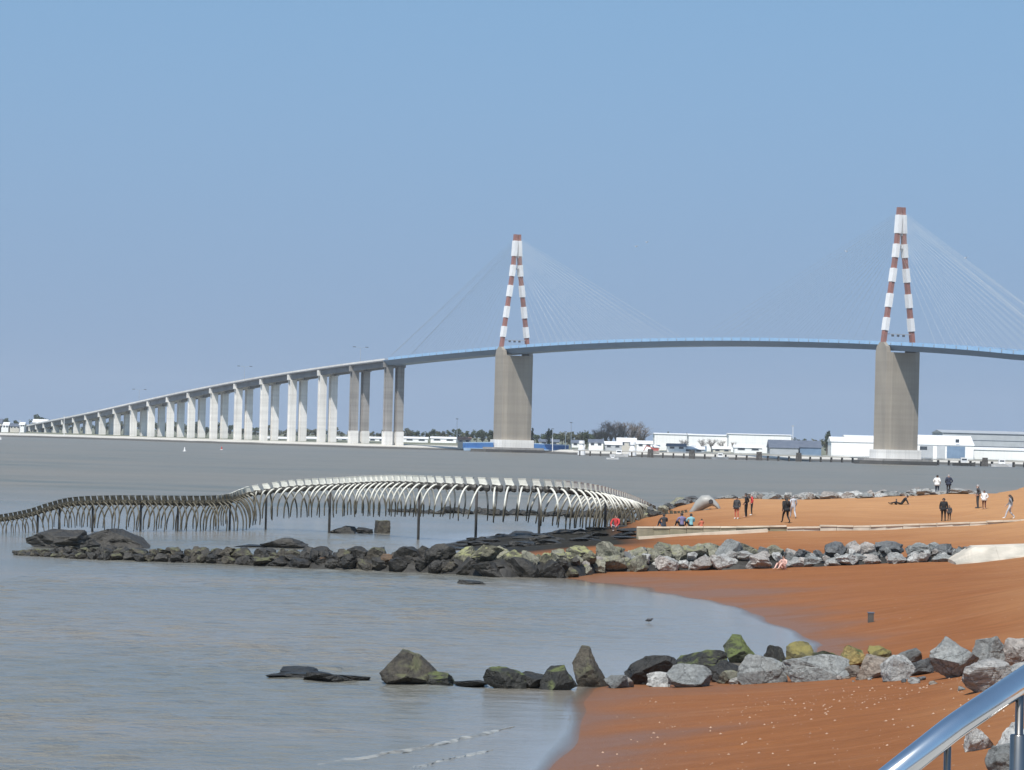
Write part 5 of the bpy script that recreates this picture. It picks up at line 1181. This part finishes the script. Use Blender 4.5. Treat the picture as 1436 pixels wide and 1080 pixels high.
    for i in range(n1):
        th = i / (n1 - 1) * (2.0 if not long_hair else 2.2)
        for j in range(n2):
            ph = 2 * math.pi * j / n2; fr_ = math.cos(ph); t2 = th * (.55 if fr_ > .55 else 1.0)
            vs.append(hd + upw * .015 + (upw * math.cos(t2) * .125 + (fw_ * math.cos(ph) * .108 + sdw * math.sin(ph) * .092) * math.sin(t2)) * big - fw_ * .012)
    for i in range(n1 - 1):
        for j in range(n2): fs.append((i * n2 + j, i * n2 + (j + 1) % n2, (i + 1) * n2 + (j + 1) % n2, (i + 1) * n2 + j))
    q.add(vs, fs); 
    if long_hair: q.tube([hd - fw_ * .07 + upw * .02, hd - fw_ * .12 - upw * .12, hd - fw_ * .15 - upw * .30, hd - fw_ * .14 - upw * .42], [.07, .085, .075, .03], n=8)
    child('hood' if hood else 'hair', q, MT[topc] if hood else MT[hair])
    q = MB()
    for sg in (-1, 1): q.box(hd + fw_ * .092 + sdw * sg * .034 + upw * .018, (.022, .022, .014))
    child('eyes', q, MT['hair_dark'])
    q = MB(); q.box(hd + fw_ * .090 - upw * .052, (.045, .02, .010)); child('mouth', q, MT['cloth_maroon'])
    q = MB()
    for sg in (-1, 1): q.box(hd + sdw * sg * .092 - fw_ * .005, (.02, .03, .05))
    child('ears', q, MT['skin'])
    if coat and pose in ('stand', 'walk', 'pockets'):
        q = MB(); q.tube([(0, 0, 1.05), (0, 0, .95), (0, 0, .80)], [.165 + c_, .185 + c_, .195 + c_], n=12); child('coat_skirt', q, MT[topc])
    T.scale = (S * 1.12, S * 1.12, S); T.rotation_euler = (0, 0, yaw); T.location = tuple(g0 - (0, 0, .01)); return T
ps = [
 (1033, 728, 31, 'person in dark jacket and coral trousers standing left of a tall person in black', 2.6, 'cloth_charcoal', 'cloth_coral', dict(pose='stand', coat=.03, shoe='cloth_white')),
 (1046, 726, 34, 'tall person dressed all in black between coral trousers and red jacket', 1.2, 'cloth_black', 'cloth_black', dict(pose='pockets', shoe='skin')),
 (1054, 723, 30, 'person in red jacket and black trousers beside the tall person in black', 1.5, 'cloth_red', 'cloth_black', dict(pose='pockets', shoe='cloth_white', hair='hair_grey')),
 (1102, 734, 36, 'person in long black coat with dark hair standing behind the low wall', 0.4, 'cloth_black', 'cloth_black', dict(pose='walk', coat=.06, shoe='cloth_black', long_hair=True)),
 (1112, 727, 32, 'person in pale grey top partly hidden by the person in long black coat', .2, 'cloth_jeans', 'cloth_jeans', dict(pose='walk', hair='hair_grey')),
 (1314, 690, 27, 'person in white jacket and dark trousers on the rocks looking over the estuary', -.6, 'cloth_white', 'cloth_navy', dict(pose='pockets', coat=.05, shoe='cloth_shoe')),
 (1330, 690, 27, 'grey haired person in navy coat on the rocks looking over the estuary', .3, 'cloth_navy', 'cloth_charcoal', dict(pose='pockets', coat=.04, hair='hair_grey', shoe='cloth_charcoal')),
 (1264, 708, 13, 'person in black reclining on the sand by the rock edge', 1.5, 'cloth_black', 'cloth_black', dict(pose='lie', shoe='cloth_black')),
 (1257, 708, 9, 'small dark figure sitting close beside the reclining person', 1.3, 'cloth_charcoal', 'cloth_black', dict(pose='sit', shoe='cloth_black')),
 (1323, 731, 32, 'adult in black hooded coat walking beside a child', 2.9, 'cloth_black', 'cloth_black', dict(pose='stand', coat=.05, hood=True, shoe='cloth_black')),
 (1331, 730, 21, 'child in black jacket next to the adult in black hooded coat', 2.9, 'cloth_charcoal', 'cloth_black', dict(pose='stand', coat=.04, shoe='cloth_black')),
 (1371, 713, 33, 'slim person in a long charcoal coat beside the white jacketed person', 1.7, 'cloth_charcoal', 'cloth_charcoal', dict(pose='pockets', shoe='cloth_charcoal', hair='hair_grey')),
 (1380, 714, 26, 'person in white jacket and maroon trousers on the upper sand', 2.6, 'cloth_white', 'cloth_maroon', dict(pose='pockets', coat=.06, shoe='skin')),
 (1416, 728, 34, 'long haired person in grey top and pale jeans striding at the right edge', 1.5, 'cloth_grey', 'cloth_jeans', dict(pose='walk', long_hair=True, shoe='cloth_white')),
 (1099, 799, 22, 'person in pale pink clothes sitting on the sand against the groyne', 2.4, 'cloth_pink', 'cloth_pink', dict(pose='sit', shoe='skin')),
]
for px, py, hp_, lb, yw, a, b_, kw in ps: person(px, py, hp_, lb, yw, a, b_, **kw)
person(864, 745, 24, 'person in red top crouching among the ribs of the skeleton', 2.8, 'cloth_red', 'cloth_jeans', pose='crouch', D=297)
for px, lb, a, b_, hp_ in [(931, 'person in charcoal sitting on the wall left of the skull', 'cloth_charcoal', 'cloth_darkjean', 20), (956, 'person in lilac top sitting on the wall below the skull', 'cloth_lilac', 'cloth_black', 21), (969, 'person in turquoise top sitting on the wall below the skull', 'cloth_turquoise', 'cloth_black', 20), (984, 'small person in coral sitting at the right end of the group on the wall', 'cloth_coral', 'cloth_coral', 12)]:
    T = person(px, 738, hp_, lb, .35, a, b_, pose='sit', D=269.9, z=at_d(px, 738.5, WD)[2])

# ------------------------------------------------------------------ gulls
def gull(px, py, D, lb, span):
    c = at_d(px, py, D); T = thing('gull', c, lb, 'bird'); q = MB(); q.tube([c + (-.25, 0, 0), c + (-.1, 0, .02), c + (.1, 0, .02), c + (.22, 0, .05), c + (.3, 0, .03)], [.02, .08, .08, .05, .01], n=6); q.build('body', MT['gull'], T)
    for sg in (-1, 1): q = MB(); q.add([c + (-.08, 0, .05), c + (.1, 0, .05), c + (.06, sg * span * .25, .2), c + (-.1, sg * span * .25, .2), c + (-.06, sg * span * .5, .12), c + (-.08, sg * span * .25, .17)], [(0, 1, 2, 3), (2, 4, 3), (3, 4, 5)]); q.build('wing', MT['gull'], T); T.rotation_euler = (0, 0, .9)
gull(892, 346, 700, 'gull in the sky right of the left pylon, lower of the two', 1.3); gull(907, 340, 720, 'gull in the sky right of the left pylon, upper of the two', 1.3)
gull(1354, 362, 600, 'white gull right of the right pylon near the cables', 1.3); gull(1187, 353, 650, 'white gull left of the right pylon', 1.2)

# ------------------------------------------------------------------ promenade and handrail beside the viewer
PD = MB(); PD.box((0, 2.0, 6.2), (14, 16, .6)); PD.box((0, 2.0, 3.0), (13.6, 15.6, 5.8))
pr2 = PD.build('promenade', MT['jetty_deck']); pr2['kind'] = 'structure'
bend = at_d(1337, 1020, 7.5); up1 = at_d(1436, 953.5, 7.62); low1 = at_d(1255, 1085, 7.42)
HR = thing('handrail', (bend[0], bend[1], 6.5), 'polished stainless steel tube handrail with a bend in the lower right corner', 'handrail')
end_up = bend + (up1 - bend) * 3.2; end_low = bend + (low1 - bend) * 2.6
da = (bend - end_low) / np.linalg.norm(bend - end_low); db = (end_up - bend) / np.linalg.norm(end_up - bend)
arc = [(1 - u) ** 2 * (bend - da * .03) + 2 * u * (1 - u) * bend + u * u * (bend + db * .03) for u in np.linspace(0, 1, 9)]
q = MB(); q.tube([end_low] + arc + [end_up], .0255, n=40); rail = q.build('rail', MT['steel_polished'], HR, smooth=True)
a = at_d(1329, 1042, 7.5); q = MB(); q.tube([(a[0], a[1], 6.5), (a[0], a[1], a[2] + .025)], .0072, n=16); q.build('post', MT['steel_brushed'], HR, smooth=True)
a = at_d(1430, 984, 7.6); q = MB(); q.tube([(a[0], a[1], 6.5), (a[0], a[1], a[2] + .03)], .0085, n=16); po = q.build('post', MT['steel_brushed'], HR, smooth=True)
zs_ = at_d(1430, 1030, 7.6)[2]; q = MB(); q.tube([(a[0], a[1], 6.5), (a[0], a[1], zs_ - .002), (a[0], a[1], zs_)], [.0175, .0175, .016], n=24); q.build('post_sleeve', MT['steel_brushed'], po, smooth=True)

# ------------------------------------------------------------------ air
hz = bpy.data.materials.new('haze_air'); hz.use_nodes = True; t = hz.node_tree; t.nodes.clear()
oo = N(t, 'ShaderNodeOutputMaterial'); pv = N(t, 'ShaderNodeVolumePrincipled'); pv.inputs['Color'].default_value = (0.88, 0.93, 1.0, 1); pv.inputs['Density'].default_value = 0.00004; pv.inputs['Anisotropy'].default_value = 0.0
t.links.new(pv.outputs[0], oo.inputs['Volume'])
q = MB(); q.box((0, 4700, 70), (20500, 10400, 152)); ob = q.build('haze', hz); ob['kind'] = 'stuff'
